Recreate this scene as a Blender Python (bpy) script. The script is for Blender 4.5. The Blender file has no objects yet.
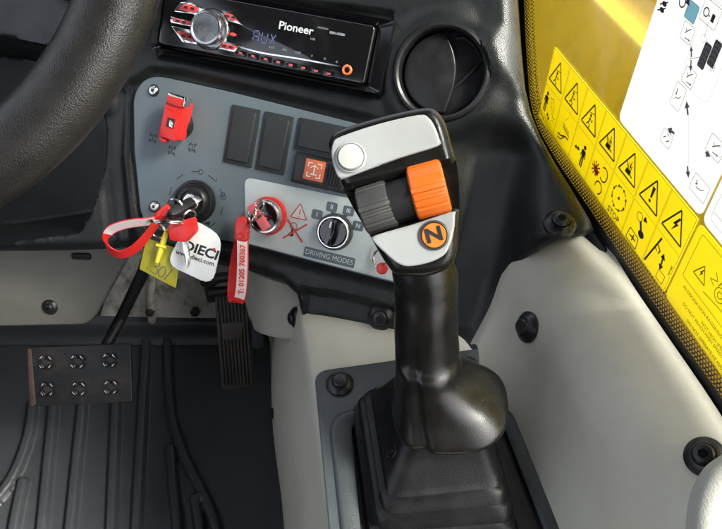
import bpy, bmesh, math, random
import numpy as np
from math import sin, cos, pi, radians, sqrt, atan2
from mathutils import Vector, Matrix
from mathutils.geometry import delaunay_2d_cdt
from mathutils.bvhtree import BVHTree
random.seed(7)
S = bpy.context.scene
COL = S.collection

# ------------------------------------------------------------ camera, sky, sun, exposure
FPX = 750.0                      # focal length in photo pixels (photo is 722 x 529)
PITCH = radians(50)
CAM = Vector((0, 0, .95))
cR = Vector((1, 0, 0)); cU = Vector((0, sin(PITCH), cos(PITCH))); cF = Vector((0, cos(PITCH), -sin(PITCH)))
cd = bpy.data.cameras.new('camera'); cam = bpy.data.objects.new('camera', cd); COL.objects.link(cam)
cam.matrix_world = Matrix.Translation(CAM) @ Matrix((cR, cU, -cF)).transposed().to_4x4()
cd.sensor_width = 36; cd.lens = 36 * FPX / 722; cd.clip_start = .01; cd.clip_end = 200
cd.dof.use_dof = False
S.camera = cam

SUN_EL, SUN_AZ = radians(52), radians(110)      # azimuth measured from +Y towards +X (light comes from the right-hand window)
w = bpy.data.worlds.new('World'); S.world = w; w.use_nodes = True
nt = w.node_tree; nt.nodes.clear()
sky = nt.nodes.new('ShaderNodeTexSky'); sky.sky_type = 'NISHITA'; sky.sun_disc = False
sky.sun_elevation = SUN_EL; sky.sun_rotation = SUN_AZ; sky.dust_density = 6.0; sky.air_density = 1.0; sky.ozone_density = 1.0
bgn = nt.nodes.new('ShaderNodeBackground'); bgn.inputs['Strength'].default_value = .15
hs = nt.nodes.new('ShaderNodeHueSaturation'); hs.inputs['Saturation'].default_value = .35
wo = nt.nodes.new('ShaderNodeOutputWorld')
nt.links.new(sky.outputs[0], hs.inputs['Color']); nt.links.new(hs.outputs[0], bgn.inputs[0]); nt.links.new(bgn.outputs[0], wo.inputs[0])
sl = bpy.data.lights.new('sun', 'SUN'); sl.energy = 1.5; sl.angle = radians(14); sl.color = (1, .97, .92)
so = bpy.data.objects.new('sun', sl); COL.objects.link(so)
sd = Vector((cos(SUN_EL) * sin(SUN_AZ), cos(SUN_EL) * cos(SUN_AZ), sin(SUN_EL)))
so.rotation_euler = sd.to_track_quat('Z', 'Y').to_euler(); so.location = (1, 1, 3)
S.view_settings.view_transform = 'Standard'; S.view_settings.look = 'None'; S.view_settings.gamma = 1
S.view_settings.exposure = 2.35

# ------------------------------------------------------------ frames (real planes in the cab)
def ray(x, y): return cR * ((x - 361) / FPX) + cU * ((264.5 - y) / FPX) + cF
def P(x, y, d): return CAM + ray(x, y) * d
class Fr:
    def __init__(s, o, x, y):
        s.o = Vector(o); s.x = Vector(x).normalized(); s.z = s.x.cross(Vector(y)).normalized(); s.y = s.z.cross(s.x)
        s.m = Matrix.Translation(s.o) @ Matrix((s.x, s.y, s.z)).transposed().to_4x4()
    def px(s, x, y, h=0.0):
        r = ray(x, y); o = s.o + s.z * h
        q = CAM + r * ((o - CAM).dot(s.z) / r.dot(s.z)) - s.o
        return (q.dot(s.x), q.dot(s.y))
    def p3(s, x, y, h=0.0):
        u, v = s.px(x, y, h); return Vector((u, v, h))
    def pts(s, l, h=0.0): return [s.px(p[0], p[1], p[2] if len(p) > 2 else h) for p in l]
    def at(s, x, y, h=0.0): return Fr(s.W(*s.p3(x, y, h)), s.x, s.y)
    def W(s, u, v, h=0.0): return s.o + s.x * u + s.y * v + s.z * h
WORLD = Fr((0, 0, 0), (1, 0, 0), (0, 1, 0))
PS, TH = radians(18), radians(40)
DF = Fr(P(280, 180, .65), (cos(PS), -sin(PS), 0), (sin(TH) * sin(PS), sin(TH) * cos(PS), cos(TH)))   # dashboard plane
GD = Vector((.355, -1.429, .106)).normalized(); GE = Vector((.053, .084, 1.376)); GE = (GE - GD * GE.dot(GD)).normalized()
GF = Fr(P(600, 150, .56), GD, GE)                                                                       # side window plane

# ------------------------------------------------------------ materials
def nmat(name, col, rough=.5, metal=0., coat=0., grain=0., gscale=900., var=.12, vscale=25., spec=.5, rvar=.08, dirt=None, dirtamt=0., dscale=12., gtype='VORONOI', scratch=0.):
    m = bpy.data.materials.new(name); m.use_nodes = True
    t = m.node_tree; N = t.nodes; L = t.links; b = N['Principled BSDF']
    tc = N.new('ShaderNodeTexCoord')
    n1 = N.new('ShaderNodeTexNoise'); n1.inputs['Scale'].default_value = vscale; n1.inputs['Detail'].default_value = 6; n1.inputs['Roughness'].default_value = .6
    L.new(tc.outputs['Object'], n1.inputs['Vector'])
    mr = N.new('ShaderNodeMapRange'); mr.inputs[1].default_value = .25; mr.inputs[2].default_value = .75
    mr.inputs[3].default_value = 1 - var; mr.inputs[4].default_value = 1 + var
    L.new(n1.outputs[0], mr.inputs[0])
    mx = N.new('ShaderNodeVectorMath'); mx.operation = 'SCALE'; mx.inputs[0].default_value = col[:3]
    L.new(mr.outputs[0], mx.inputs['Scale'])
    out = mx.outputs[0]
    if dirt:
        n3 = N.new('ShaderNodeTexNoise'); n3.inputs['Scale'].default_value = dscale; n3.inputs['Detail'].default_value = 9; n3.inputs['Roughness'].default_value = .7
        L.new(tc.outputs['Object'], n3.inputs['Vector'])
        m3 = N.new('ShaderNodeMapRange'); m3.inputs[1].default_value = .48; m3.inputs[2].default_value = .72; m3.inputs[3].default_value = 0; m3.inputs[4].default_value = dirtamt
        L.new(n3.outputs[0], m3.inputs[0])
        mm = N.new('ShaderNodeMix'); mm.data_type = 'RGBA'; mm.inputs[7].default_value = (*dirt, 1)
        L.new(m3.outputs[0], mm.inputs[0]); L.new(out, mm.inputs[6]); out = mm.outputs[2]
    L.new(out, b.inputs['Base Color'])
    n2 = N.new('ShaderNodeTexNoise'); n2.inputs['Scale'].default_value = vscale * 3.1; n2.inputs['Detail'].default_value = 5
    L.new(tc.outputs['Object'], n2.inputs['Vector'])
    m2 = N.new('ShaderNodeMapRange'); m2.inputs[1].default_value = .3; m2.inputs[2].default_value = .7
    m2.inputs[3].default_value = max(.02, rough - rvar); m2.inputs[4].default_value = min(1, rough + rvar)
    L.new(n2.outputs[0], m2.inputs[0]); L.new(m2.outputs[0], b.inputs['Roughness'])
    b.inputs['Metallic'].default_value = metal; b.inputs['Coat Weight'].default_value = coat; b.inputs['Coat Roughness'].default_value = .15
    b.inputs['Specular IOR Level'].default_value = spec
    last = None
    if grain:
        if gtype == 'VORONOI':
            g = N.new('ShaderNodeTexVoronoi'); g.inputs['Scale'].default_value = gscale; go = g.outputs['Distance']
        else:
            g = N.new('ShaderNodeTexNoise'); g.inputs['Scale'].default_value = gscale; g.inputs['Detail'].default_value = 3; go = g.outputs[0]
        L.new(tc.outputs['Object'], g.inputs['Vector'])
        bp = N.new('ShaderNodeBump'); bp.inputs['Strength'].default_value = grain; bp.inputs['Distance'].default_value = .0006
        L.new(go, bp.inputs['Height']); last = bp
    if scratch:
        g = N.new('ShaderNodeTexNoise'); g.inputs['Scale'].default_value = 60; g.inputs['Detail'].default_value = 4
        mp = N.new('ShaderNodeMapping'); mp.inputs['Scale'].default_value = (1, 9, 1); mp.inputs['Rotation'].default_value = (.3, .2, .6)
        L.new(tc.outputs['Object'], mp.inputs[0]); L.new(mp.outputs[0], g.inputs['Vector'])
        bp = N.new('ShaderNodeBump'); bp.inputs['Strength'].default_value = scratch; bp.inputs['Distance'].default_value = .0008
        L.new(g.outputs[0], bp.inputs['Height'])
        if last: L.new(last.outputs[0], bp.inputs['Normal'])
        last = bp
    if last: L.new(last.outputs[0], b.inputs['Normal'])
    return m
M = {}
M['dash'] = nmat('dash_plastic', (.0085, .0100, .0105), .35, spec=.40, grain=.3, gscale=1150, vscale=14, dirt=(.05, .048, .043), dirtamt=.35, rvar=.07)
M['black'] = nmat('black_plastic', (.010, .010, .011), .33, spec=.4, grain=.12, gscale=1400, vscale=30, dirt=(.05, .047, .04), dirtamt=.2)
M['matt'] = nmat('matt_black', (.012, .012, .013), .6, spec=.3, grain=.2, gscale=1200)
M['gloss'] = nmat('gloss_black', (.006, .006, .007), .12, coat=.4, rvar=.05, var=.1)
M['handle'] = nmat('handle_plastic', (.006, .0057, .0054), .27, spec=.38, grain=.10, gscale=1500, vscale=22, rvar=.07, dirt=(.018, .016, .013), dirtamt=.25, dscale=14)
M['leather'] = nmat('wheel_leather', (.014, .0135, .013), .36, spec=.4, grain=.32, gscale=1150, vscale=30, dirt=(.036, .032, .027), dirtamt=.45, dscale=18, rvar=.1, scratch=.15)
M['panel'] = nmat('panel_slate', (.115, .150, .172), .42, grain=.1, gscale=1500, vscale=18, var=.06, dirt=(.17, .18, .18), dirtamt=.35)
M['panel_light'] = nmat('panel_light', (.56, .62, .62), .4, vscale=20, var=.05, dirt=(.35, .34, .3), dirtamt=.35)
M['blank'] = nmat('switch_grey', (.026, .029, .031), .5, grain=.15, gscale=1500, var=.08)
M['plate'] = nmat('plate_slate', (.034, .042, .046), .48, grain=.15, gscale=1100, vscale=16, var=.08, dirt=(.10, .10, .09), dirtamt=.4)
M['plate_lea'] = nmat('plate_grain', (.028, .033, .035), .55, grain=.3, gscale=900, vscale=16, var=.1, dirt=(.06, .06, .056), dirtamt=.4)
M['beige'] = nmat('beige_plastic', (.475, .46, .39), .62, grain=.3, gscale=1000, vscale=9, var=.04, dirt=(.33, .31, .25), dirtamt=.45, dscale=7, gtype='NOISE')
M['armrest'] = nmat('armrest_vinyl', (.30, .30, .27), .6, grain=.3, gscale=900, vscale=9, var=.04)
M['beige_shade'] = nmat('beige_shaded', (.115, .115, .10), .55, grain=.15, gscale=1300, vscale=9, var=.06, dirt=(.10, .095, .08), dirtamt=.5)  # beige darkened in the base colour to stand for shade under the dash
M['mat'] = nmat('rubber_mat', (.045, .051, .057), .38, grain=.25, gscale=900, vscale=14, var=.15, dirt=(.065, .062, .056), dirtamt=.55, dscale=9, rvar=.1, scratch=.2)
M['rubber'] = nmat('boot_rubber', (.0045, .0045, .005), .34, spec=.22, grain=.12, gscale=1300, dirt=(.02, .019, .018), dirtamt=.3, dscale=30)
M['pedal'] = nmat('pedal_paint', (.010, .011, .012), .42, spec=.35, grain=.25, gscale=700, gtype='NOISE', dirt=(.10, .065, .04), dirtamt=.28, dscale=34, scratch=.4)
M['pedal_rib'] = nmat('pedal_rubber', (.042, .036, .030), .6, grain=.3, gscale=700, dirt=(.15, .11, .075), dirtamt=.6, dscale=40)
M['rust'] = nmat('worn_edge', (.055, .038, .028), .55, metal=.4, grain=.5, gscale=500, gtype='NOISE', dirt=(.13, .07, .04), dirtamt=.8, dscale=60)
M['firewall'] = nmat('dusty_metal', (.66, .65, .60), .6, metal=.25, grain=1., gscale=120, gtype='NOISE', dirt=(.13, .095, .055), dirtamt=1., dscale=34, scratch=.6)
M['steel'] = nmat('steel', (.62, .61, .58), .25, metal=1, var=.08, rvar=.1)
M['nickel'] = nmat('nickel', (.72, .69, .63), .18, metal=1, var=.08)
M['chrome'] = nmat('chrome', (.78, .79, .80), .14, metal=1)
M['alu'] = nmat('spun_aluminium', (.62, .64, .66), .28, metal=1, var=.04)
M['silver'] = nmat('silver_plastic', (.41, .425, .42), .42, grain=.05, gscale=1500, metal=.15, var=.04, dirt=(.38, .36, .32), dirtamt=.3)
M['white_btn'] = nmat('white_button', (.50, .51, .46), .35, var=.05, dirt=(.45, .43, .37), dirtamt=.35)
M['white'] = nmat('white_plastic', (.88, .90, .88), .35, var=.02)
M['paper'] = nmat('white_sheet', (.90, .92, .92), .35, var=.01)
M['red'] = nmat('red_plastic', (.62, .022, .018), .3, grain=.05, var=.1)
M['redband'] = nmat('red_strap', (.66, .02, .02), .4, var=.1)
M['pink'] = nmat('faded_red', (.62, .10, .12), .45, var=.15, dirt=(.6, .3, .3), dirtamt=.4, dscale=60)
M['band'] = nmat('strap_print', (.76, .62, .61), .42, var=.05)
M['redink'] = nmat('red_ink', (.58, .05, .04), .5)
M['orange'] = nmat('orange_plastic', (.80, .155, .015), .38, grain=.1, gscale=1300, var=.1, dirt=(.40, .10, .03), dirtamt=.35, dscale=50)
M['orange_dk'] = nmat('orange_dark', (.50, .10, .015), .4)
M['orange_n'] = nmat('orange_cap', (.78, .22, .03), .4, var=.05)
M['orange_sq'] = nmat('orange_lens', (.78, .18, .07), .35)
M['wheel_gr'] = nmat('wheel_grey', (.048, .048, .048), .45, grain=.1, gscale=1300, dirt=(.11, .10, .09), dirtamt=.4, dscale=50)
M['ink'] = nmat('black_ink', (.018, .018, .018), .5)
M['grey_ink'] = nmat('grey_ink', (.10, .10, .10), .5)
M['faint_ink'] = nmat('faint_ink', (.30, .33, .36), .5)
M['slate_ink'] = nmat('slate_ink', (.10, .13, .145), .45)
M['cyan_ink'] = nmat('cyan_ink', (.36, .80, .90), .5)
M['ylw'] = nmat('yellow_sticker', (.90, .80, .03), .38, var=.03)
M['ylwtag'] = nmat('yellow_tag', (.40, .37, .03), .42, var=.08, dirt=(.40, .35, .03), dirtamt=.4)
M['ylwtie'] = nmat('yellow_tie', (.78, .70, .06), .4)
M['body'] = nmat('yellow_paint', (.86, .53, .012), .3, coat=.5, var=.05, vscale=8, dirt=(.42, .29, .03), dirtamt=.45)
M['label_txt'] = nmat('label_print', (.62, .68, .68), .45)
M['red_btn'] = nmat('red_keys', (.60, .06, .06), .25, coat=.4)
M['disp_bg'] = nmat('display_black', (.008, .008, .012), .1, coat=.5)
M['seg'] = bpy.data.materials.new('display_segment'); M['seg'].use_nodes = True
_b = M['seg'].node_tree.nodes['Principled BSDF']; _b.inputs['Base Color'].default_value = (.06, .07, .17, 1); _b.inputs['Emission Color'].default_value = (.35, .38, .85, 1); _b.inputs['Emission Strength'].default_value = .05
g = bpy.data.materials.new('window_glass'); g.use_nodes = True; t = g.node_tree; t.nodes.clear()
o_ = t.nodes.new('ShaderNodeOutputMaterial'); mx_ = t.nodes.new('ShaderNodeMixShader'); tr = t.nodes.new('ShaderNodeBsdfTransparent'); gl = t.nodes.new('ShaderNodeBsdfGlossy')
tr.inputs[0].default_value = (.95, .96, .93, 1); gl.inputs['Roughness'].default_value = .02; fr_ = t.nodes.new('ShaderNodeFresnel'); fr_.inputs[0].default_value = 1.45
ge_ = t.nodes.new('ShaderNodeNewGeometry'); mu_ = t.nodes.new('ShaderNodeMath'); mu_.operation = 'MULTIPLY'; iv_ = t.nodes.new('ShaderNodeMath'); iv_.operation = 'SUBTRACT'; iv_.inputs[0].default_value = 1
t.links.new(ge_.outputs['Backfacing'], iv_.inputs[1]); t.links.new(iv_.outputs[0], mu_.inputs[1]); t.links.new(fr_.outputs[0], mu_.inputs[0]); t.links.new(mu_.outputs[0], mx_.inputs[0]); t.links.new(tr.outputs[0], mx_.inputs[1]); t.links.new(gl.outputs[0], mx_.inputs[2]); t.links.new(mx_.outputs[0], o_.inputs[0]); M['glass'] = g

for k_ in ('ylw', 'paper'):          # vinyl stuck on glass lets daylight through
    t = M[k_].node_tree; b = t.nodes['Principled BSDF']; tl = t.nodes.new('ShaderNodeBsdfTranslucent'); mx_ = t.nodes.new('ShaderNodeMixShader'); mx_.inputs[0].default_value = .42
    t.links.new(b.inputs['Base Color'].links[0].from_socket, tl.inputs[0]); o_ = [n_ for n_ in t.nodes if n_.type == 'OUTPUT_MATERIAL'][0]
    t.links.new(b.outputs[0], mx_.inputs[1]); t.links.new(tl.outputs[0], mx_.inputs[2]); t.links.new(mx_.outputs[0], o_.inputs[0])

# ------------------------------------------------------------ 2-D helpers
def rpoly(pts, r, n=5):
    out = []; k = len(pts)
    for i in range(k):
        a, b, c = Vector(pts[i - 1][:2]), Vector(pts[i][:2]), Vector(pts[(i + 1) % k][:2])
        rr = r[i] if isinstance(r, (list, tuple)) else r
        t1 = min(rr, (a - b).length * .48); t2 = min(rr, (c - b).length * .48)
        if rr <= 0: out.append((b.x, b.y)); continue
        s = b + (a - b).normalized() * t1; e = b + (c - b).normalized() * t2
        for j in range(n + 1):
            q = j / n; v = s * (1 - q) ** 2 + b * (2 * q * (1 - q)) + e * q * q; out.append((v.x, v.y))
    return out
def cr(p0, p1, p2, p3, t):
    return .5 * ((2 * p1) + (p2 - p0) * t + (2 * p0 - 5 * p1 + 4 * p2 - p3) * t * t + (3 * p1 - p0 - 3 * p2 + p3) * t ** 3)
def spl(pts, n=6, closed=False):
    V = [Vector(p) for p in pts]; k = len(V); out = []
    for i in range(k if closed else k - 1):
        if closed: a, b, c, d = V[i - 1], V[i], V[(i + 1) % k], V[(i + 2) % k]
        else: b, c = V[i], V[i + 1]; a = V[i - 1] if i else b * 2 - c; d = V[i + 2] if i + 2 < k else c * 2 - b
        for j in range(n): out.append(cr(a, b, c, d, j / n))
    if not closed: out.append(V[-1])
    return out
def t2(l): return [(p[0], p[1]) for p in l]
def circ(c, r, n=28, ry=None, a0=0, a1=2 * pi, closed=True):
    ry = ry or r
    return [(c[0] + r * cos(a0 + (a1 - a0) * i / n), c[1] + ry * sin(a0 + (a1 - a0) * i / n)) for i in range(n if closed else n + 1)]
def rrect(cx, cy, w, h, r, n=4): return rpoly([(cx - w / 2, cy - h / 2), (cx + w / 2, cy - h / 2), (cx + w / 2, cy + h / 2), (cx - w / 2, cy + h / 2)], r, n)
def area2(p): return sum(p[i - 1][0] * p[i][1] - p[i][0] * p[i - 1][1] for i in range(len(p)))
def npdist(U, V, poly):
    P0 = np.array([[p[0], p[1]] for p in poly]); P1 = np.roll(P0, -1, axis=0); best = np.full(U.shape, 1e9); ins = np.zeros(U.shape, bool)
    for a, b in zip(P0, P1):
        d = b - a; L2 = max(d @ d, 1e-14); t = np.clip(((U - a[0]) * d[0] + (V - a[1]) * d[1]) / L2, 0, 1)
        best = np.minimum(best, np.hypot(U - a[0] - t * d[0], V - a[1] - t * d[1]))
        c = (a[1] > V) != (b[1] > V)
        with np.errstate(divide='ignore', invalid='ignore'):
            xx = a[0] + (V - a[1]) * d[0] / (d[1] if d[1] != 0 else 1e-12)
        ins ^= c & (U < xx)
    return best, ins
def plinedist(U, V, pl):
    best = np.full(U.shape, 1e9)
    for a, b in zip(pl[:-1], pl[1:]):
        a = np.array([a[0], a[1]]); b = np.array([b[0], b[1]]); d = b - a; L2 = max(d @ d, 1e-14)
        t = np.clip(((U - a[0]) * d[0] + (V - a[1]) * d[1]) / L2, 0, 1)
        best = np.minimum(best, np.hypot(U - a[0] - t * d[0], V - a[1] - t * d[1]))
    return best
def sst(x, a, b):
    t = np.clip((x - a) / (b - a), 0, 1); return t * t * (3 - 2 * t)

# ------------------------------------------------------------ mesh builder
OBF = {}
class MB:
    def __init__(s): s.V = []; s.F = []; s.MI = []; s.mats = []
    def mi(s, m):
        m = M[m] if isinstance(m, str) else m
        if m not in s.mats: s.mats.append(m)
        return s.mats.index(m)
    def add(s, vs, fs, m, X=None):
        o = len(s.V); k = s.mi(m)
        for v in vs: v = Vector(v); s.V.append(X @ v if X else v)
        for f in fs: s.F.append([o + i for i in f]); s.MI.append(k)
        return s
    def addbm(s, bm, m, X=None):
        bm.verts.index_update()
        s.add([v.co.copy() for v in bm.verts], [[v.index for v in f.verts] for f in bm.faces], m, X); bm.free(); return s
    def prism(s, pts, z0, z1, m, bev=0., seg=3, X=None, both=False, taper=0.):
        if area2(pts) < 0: pts = pts[::-1]
        bm = bmesh.new(); c = Vector((sum(p[0] for p in pts) / len(pts), sum(p[1] for p in pts) / len(pts)))
        lo = [bm.verts.new((p[0], p[1], z0)) for p in pts]
        hi = [bm.verts.new((c.x + (p[0] - c.x) * (1 - taper), c.y + (p[1] - c.y) * (1 - taper), z1)) for p in pts]; n = len(pts)
        bm.faces.new(lo[::-1]); bm.faces.new(hi)
        for i in range(n): bm.faces.new((lo[i], lo[(i + 1) % n], hi[(i + 1) % n], hi[i]))
        if bev:
            bm.normal_update()
            es = [e for e in bm.edges if e.calc_face_angle(0) > .5 and (both or not all(v in lo for v in e.verts))]
            bmesh.ops.bevel(bm, geom=es, offset=bev, segments=seg, affect='EDGES', clamp_overlap=True, profile=.5)
        return s.addbm(bm, m, X)
    def box(s, c, d, m, bev=0., X=None, seg=2):
        bm = bmesh.new(); bmesh.ops.create_cube(bm, size=1)
        for v in bm.verts: v.co = Vector((v.co.x * d[0] + c[0], v.co.y * d[1] + c[1], v.co.z * d[2] + c[2]))
        if bev: bmesh.ops.bevel(bm, geom=bm.edges[:], offset=bev, segments=seg, affect='EDGES', profile=.5)
        return s.addbm(bm, m, X)
    def lathe(s, prof, m, c=(0, 0), n=36, X=None, sx=1, sy=1, caps=True):
        vs = []; fs = []
        for r, z in prof:
            for i in range(n): a = 2 * pi * i / n; vs.append((c[0] + sx * r * cos(a), c[1] + sy * r * sin(a), z))
        for j in range(len(prof) - 1):
            for i in range(n): fs.append((j * n + i, j * n + (i + 1) % n, (j + 1) * n + (i + 1) % n, (j + 1) * n + i))
        if caps and prof[-1][0] > 1e-6: fs.append([(len(prof) - 1) * n + i for i in range(n)])
        else:
            k = (len(prof) - 1) * n
        if caps and prof[0][0] > 1e-6: fs.append([i for i in range(n)][::-1])
        return s.add(vs, fs, m, X)
    def loft(s, rings, m, X=None, cap=True):
        n = len(rings[0]); vs = [v for r in rings for v in r]; fs = []
        for j in range(len(rings) - 1):
            for i in range(n): fs.append((j * n + i, j * n + (i + 1) % n, (j + 1) * n + (i + 1) % n, (j + 1) * n + i))
        if cap: fs.append(list(range(n))[::-1]); fs.append([(len(rings) - 1) * n + i for i in range(n)])
        return s.add(vs, fs, m, X)
    def tube(s, pts, r, m, n=10, closed=False, X=None):
        V = [Vector(p) for p in pts]; k = len(V); rings = []; up = None
        for i in range(k):
            if closed: d = V[(i + 1) % k] - V[i - 1]
            else: d = V[min(i + 1, k - 1)] - V[max(i - 1, 0)]
            d.normalize()
            if up is None: up = d.orthogonal().normalized()
            else: up = (up - d * up.dot(d)).normalized()
            b = d.cross(up); rr = r[i] if isinstance(r, (list, tuple)) else r
            rings.append([V[i] + up * rr * cos(2 * pi * j / n) + b * rr * sin(2 * pi * j / n) for j in range(n)])
        if closed:
            # align the last ring on the first one
            vs = [v for q in rings for v in q]; fs = []
            best = min(range(n), key=lambda o: (rings[-1][0] - rings[0][o]).length)
            for j in range(k):
                for i in range(n):
                    a, b2 = j * n, ((j + 1) % k) * n; off = 0 if j < k - 1 else best
                    fs.append((a + i, a + (i + 1) % n, b2 + (i + 1 + off) % n, b2 + (i + off) % n))
            return s.add(vs, fs, m, X)
        return s.loft(rings, m, X)
    def strap(s, path, wdir, w, th, m1, m2, X=None):
        """flat band along path; wdir gives the width direction, m1 outer face, m2 inner face"""
        V = [Vector(p) for p in path]; k = len(V); A = []; B = []; C = []; D = []
        for i in range(k):
            d = (V[min(i + 1, k - 1)] - V[max(i - 1, 0)]).normalized()
            wd = Vector(wdir[i] if isinstance(wdir, list) else wdir); wd = (wd - d * wd.dot(d)).normalized(); nn = d.cross(wd)
            A.append(V[i] + wd * w / 2 + nn * th / 2); B.append(V[i] - wd * w / 2 + nn * th / 2)
            C.append(V[i] - wd * w / 2 - nn * th / 2); D.append(V[i] + wd * w / 2 - nn * th / 2)
        vs = A + B + C + D
        f1 = [(i, i + 1, k + i + 1, k + i) for i in range(k - 1)]
        f2 = [(2 * k + i, 2 * k + i + 1, 3 * k + i + 1, 3 * k + i) for i in range(k - 1)]
        f3 = [(k + i, k + i + 1, 2 * k + i + 1, 2 * k + i) for i in range(k - 1)] + [(3 * k + i, 3 * k + i + 1, i + 1, i) for i in range(k - 1)]
        s.add(vs, f1, m1, X); s.add(vs, f2 + f3, m2, X); return s
    def stroke(s, pts, w, z, m, closed=False, X=None, flatz=True):
        V = [Vector(p[:2]) for p in pts]; k = len(V); L = []; R = []
        for i in range(k):
            if closed: a, b = V[i - 1], V[(i + 1) % k]
            else: a, b = V[max(i - 1, 0)], V[min(i + 1, k - 1)]
            d1 = (V[i] - a); d2 = (b - V[i])
            if d1.length < 1e-9: d1 = d2
            if d2.length < 1e-9: d2 = d1
            d1 = d1.normalized(); d2 = d2.normalized(); t = (d1 + d2)
            if t.length < 1e-6: t = d1
            t.normalize(); nn = Vector((-t.y, t.x)); sc = 1 / max(.45, nn.dot(Vector((-d1.y, d1.x))))
            L.append(V[i] + nn * w / 2 * sc); R.append(V[i] - nn * w / 2 * sc)
        vs = [(p.x, p.y, z) for p in L] + [(p.x, p.y, z) for p in R]; kk = k if closed else k - 1
        return s.add(vs, [(k + i, k + (i + 1) % k, (i + 1) % k, i) for i in range(kk)], m, X)
    def flat(s, pts, z, m, X=None):
        if area2(pts) < 0: pts = pts[::-1]
        return s.add([(p[0], p[1], z) for p in pts], [list(range(len(pts)))], m, X)
    def ring(s, outer, inner, z0, z1, m, X=None):
        n = len(outer); vs = [(p[0], p[1], z0) for p in outer] + [(p[0], p[1], z1) for p in inner]
        return s.add(vs, [(i, (i + 1) % n, n + (i + 1) % n, n + i) for i in range(n)], m, X)
    def text(s, body, size, u, v, z, m, ang=0., X=None, ax='CENTER', off=0., sx=1., ay='CENTER', shear=0., sp=1.):
        cu = bpy.data.curves.new('t', 'FONT'); cu.body = body; cu.size = size; cu.align_x = ax; cu.align_y = ay; cu.offset = off; cu.shear = shear; cu.space_character = sp
        cu.resolution_u = 3
        ob = bpy.data.objects.new('t', cu); COL.objects.link(ob)
        me = bpy.data.meshes.new_from_object(ob.evaluated_get(bpy.context.evaluated_depsgraph_get()))
        T = Matrix.Translation((u, v, z)) @ Matrix.Rotation(ang, 4, 'Z') @ Matrix.Diagonal((sx, 1, 1, 1))
        if X: T = X @ T
        s.add([v_.co.copy() for v_ in me.vertices], [list(p.vertices) for p in me.polygons], m, T)
        bpy.data.objects.remove(ob); bpy.data.curves.remove(cu); bpy.data.meshes.remove(me); return s
    def pillow(s, outline, hf, m, er=.004, skirt=.02, sp=.004, X=None, epow=2.):
        out = []; k = len(outline)
        for i in range(k):
            a = Vector(outline[i][:2]); b = Vector(outline[(i + 1) % k][:2]); q = max(1, int((b - a).length / sp))
            for j in range(q): out.append(tuple(a.lerp(b, j / q)))
        if area2(out) < 0: out = out[::-1]
        n = len(out); V2 = list(out)
        A = np.array(out); us = np.arange(A[:, 0].min(), A[:, 0].max(), sp); vs_ = np.arange(A[:, 1].min(), A[:, 1].max(), sp)
        UU, VV = np.meshgrid(us, vs_); UU = UU + (np.arange(len(vs_))[:, None] % 2) * sp * .5
        UU = UU.ravel(); VV = VV.ravel(); d, ins = npdist(UU, VV, out)
        keep = ins & (d > max(er * 1.15, sp * .5)); V2 += list(zip(UU[keep].tolist(), VV[keep].tolist()))
        if er > 0:
            for fq in (.08, .25, .5, .75, 1.):
                cu = []; cv = []
                for i in range(n):
                    a = Vector(out[i - 1]); c = Vector(out[(i + 1) % n]); t = (c - a).normalized(); nn = Vector((-t.y, t.x)); q = Vector(out[i]) + nn * er * fq
                    cu.append(q.x); cv.append(q.y)
                cu = np.array(cu); cv = np.array(cv); dd, ii = npdist(cu, cv, out); kp = ii & (dd > er * fq * .93)
                V2 += list(zip(cu[kp].tolist(), cv[kp].tolist()))
        r = delaunay_2d_cdt([Vector(p) for p in V2], [(i, (i + 1) % n) for i in range(n)], [], 1, 1e-6)
        vv = np.array([[p.x, p.y] for p in r[0]]); d, _ = npdist(vv[:, 0], vv[:, 1], out); h = hf(vv[:, 0], vv[:, 1]) * np.ones(len(vv))
        if er > 0:
            q = np.clip(1 - d / er, 0, 1); h = h - er * (1 - np.sqrt(np.clip(1 - q ** epow, 0, 1)))
        bm = bmesh.new(); bv = [bm.verts.new((vv[i, 0], vv[i, 1], h[i])) for i in range(len(vv))]
        for f in r[2]:
            try: bm.faces.new([bv[i] for i in f])
            except ValueError: pass
        bm.normal_update()
        for f in bm.faces:
            if f.normal.z < 0: f.normal_flip()
        if skirt:
            be = [e for e in bm.edges if len(e.link_faces) == 1]
            res = bmesh.ops.extrude_edge_only(bm, edges=be)
            for v in res['geom']:
                if isinstance(v, bmesh.types.BMVert): v.co.z -= skirt
        for v in [v for v in bm.verts if not v.link_faces]: bm.verts.remove(v)
        return s.addbm(bm, m, X)
    def patch(s, rows, m, nu=8, nv=8, th=0., X=None):
        a = [spl(r, nv) for r in rows]; cols = list(zip(*a)); g = [spl(c, nu) for c in cols]   # g[col][row]
        nc = len(g); nr = len(g[0]); vs = [g[i][j] for i in range(nc) for j in range(nr)]
        fs = [(i * nr + j, (i + 1) * nr + j, (i + 1) * nr + j + 1, i * nr + j + 1) for i in range(nc - 1) for j in range(nr - 1)]
        s.add(vs, fs, m, X)
        return s
    def build(s, name, parent=None, fr=None, ang=38, thick=0., label=None, cat=None, group=None, kind=None):
        base = fr or (OBF[parent] if parent else WORLD)
        if parent is not None:
            T = OBF[parent].m.inverted() @ base.m; frm = None
        else: T = Matrix.Identity(4)
        me = bpy.data.meshes.new(name); bm = bmesh.new(); bv = [bm.verts.new(T @ v) for v in s.V]
        for f, k in zip(s.F, s.MI):
            if len(set(f)) < 3: continue
            try: q = bm.faces.new([bv[i] for i in f])
            except ValueError: continue
            q.material_index = k; q.smooth = True
        bmesh.ops.remove_doubles(bm, verts=bm.verts, dist=1e-6)
        for v in [v for v in bm.verts if not v.link_faces]: bm.verts.remove(v)
        bm.to_mesh(me); bm.free()
        for m in s.mats: me.materials.append(m)
        me.set_sharp_from_angle(angle=radians(ang))
        ob = bpy.data.objects.new(name, me); COL.objects.link(ob)
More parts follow.
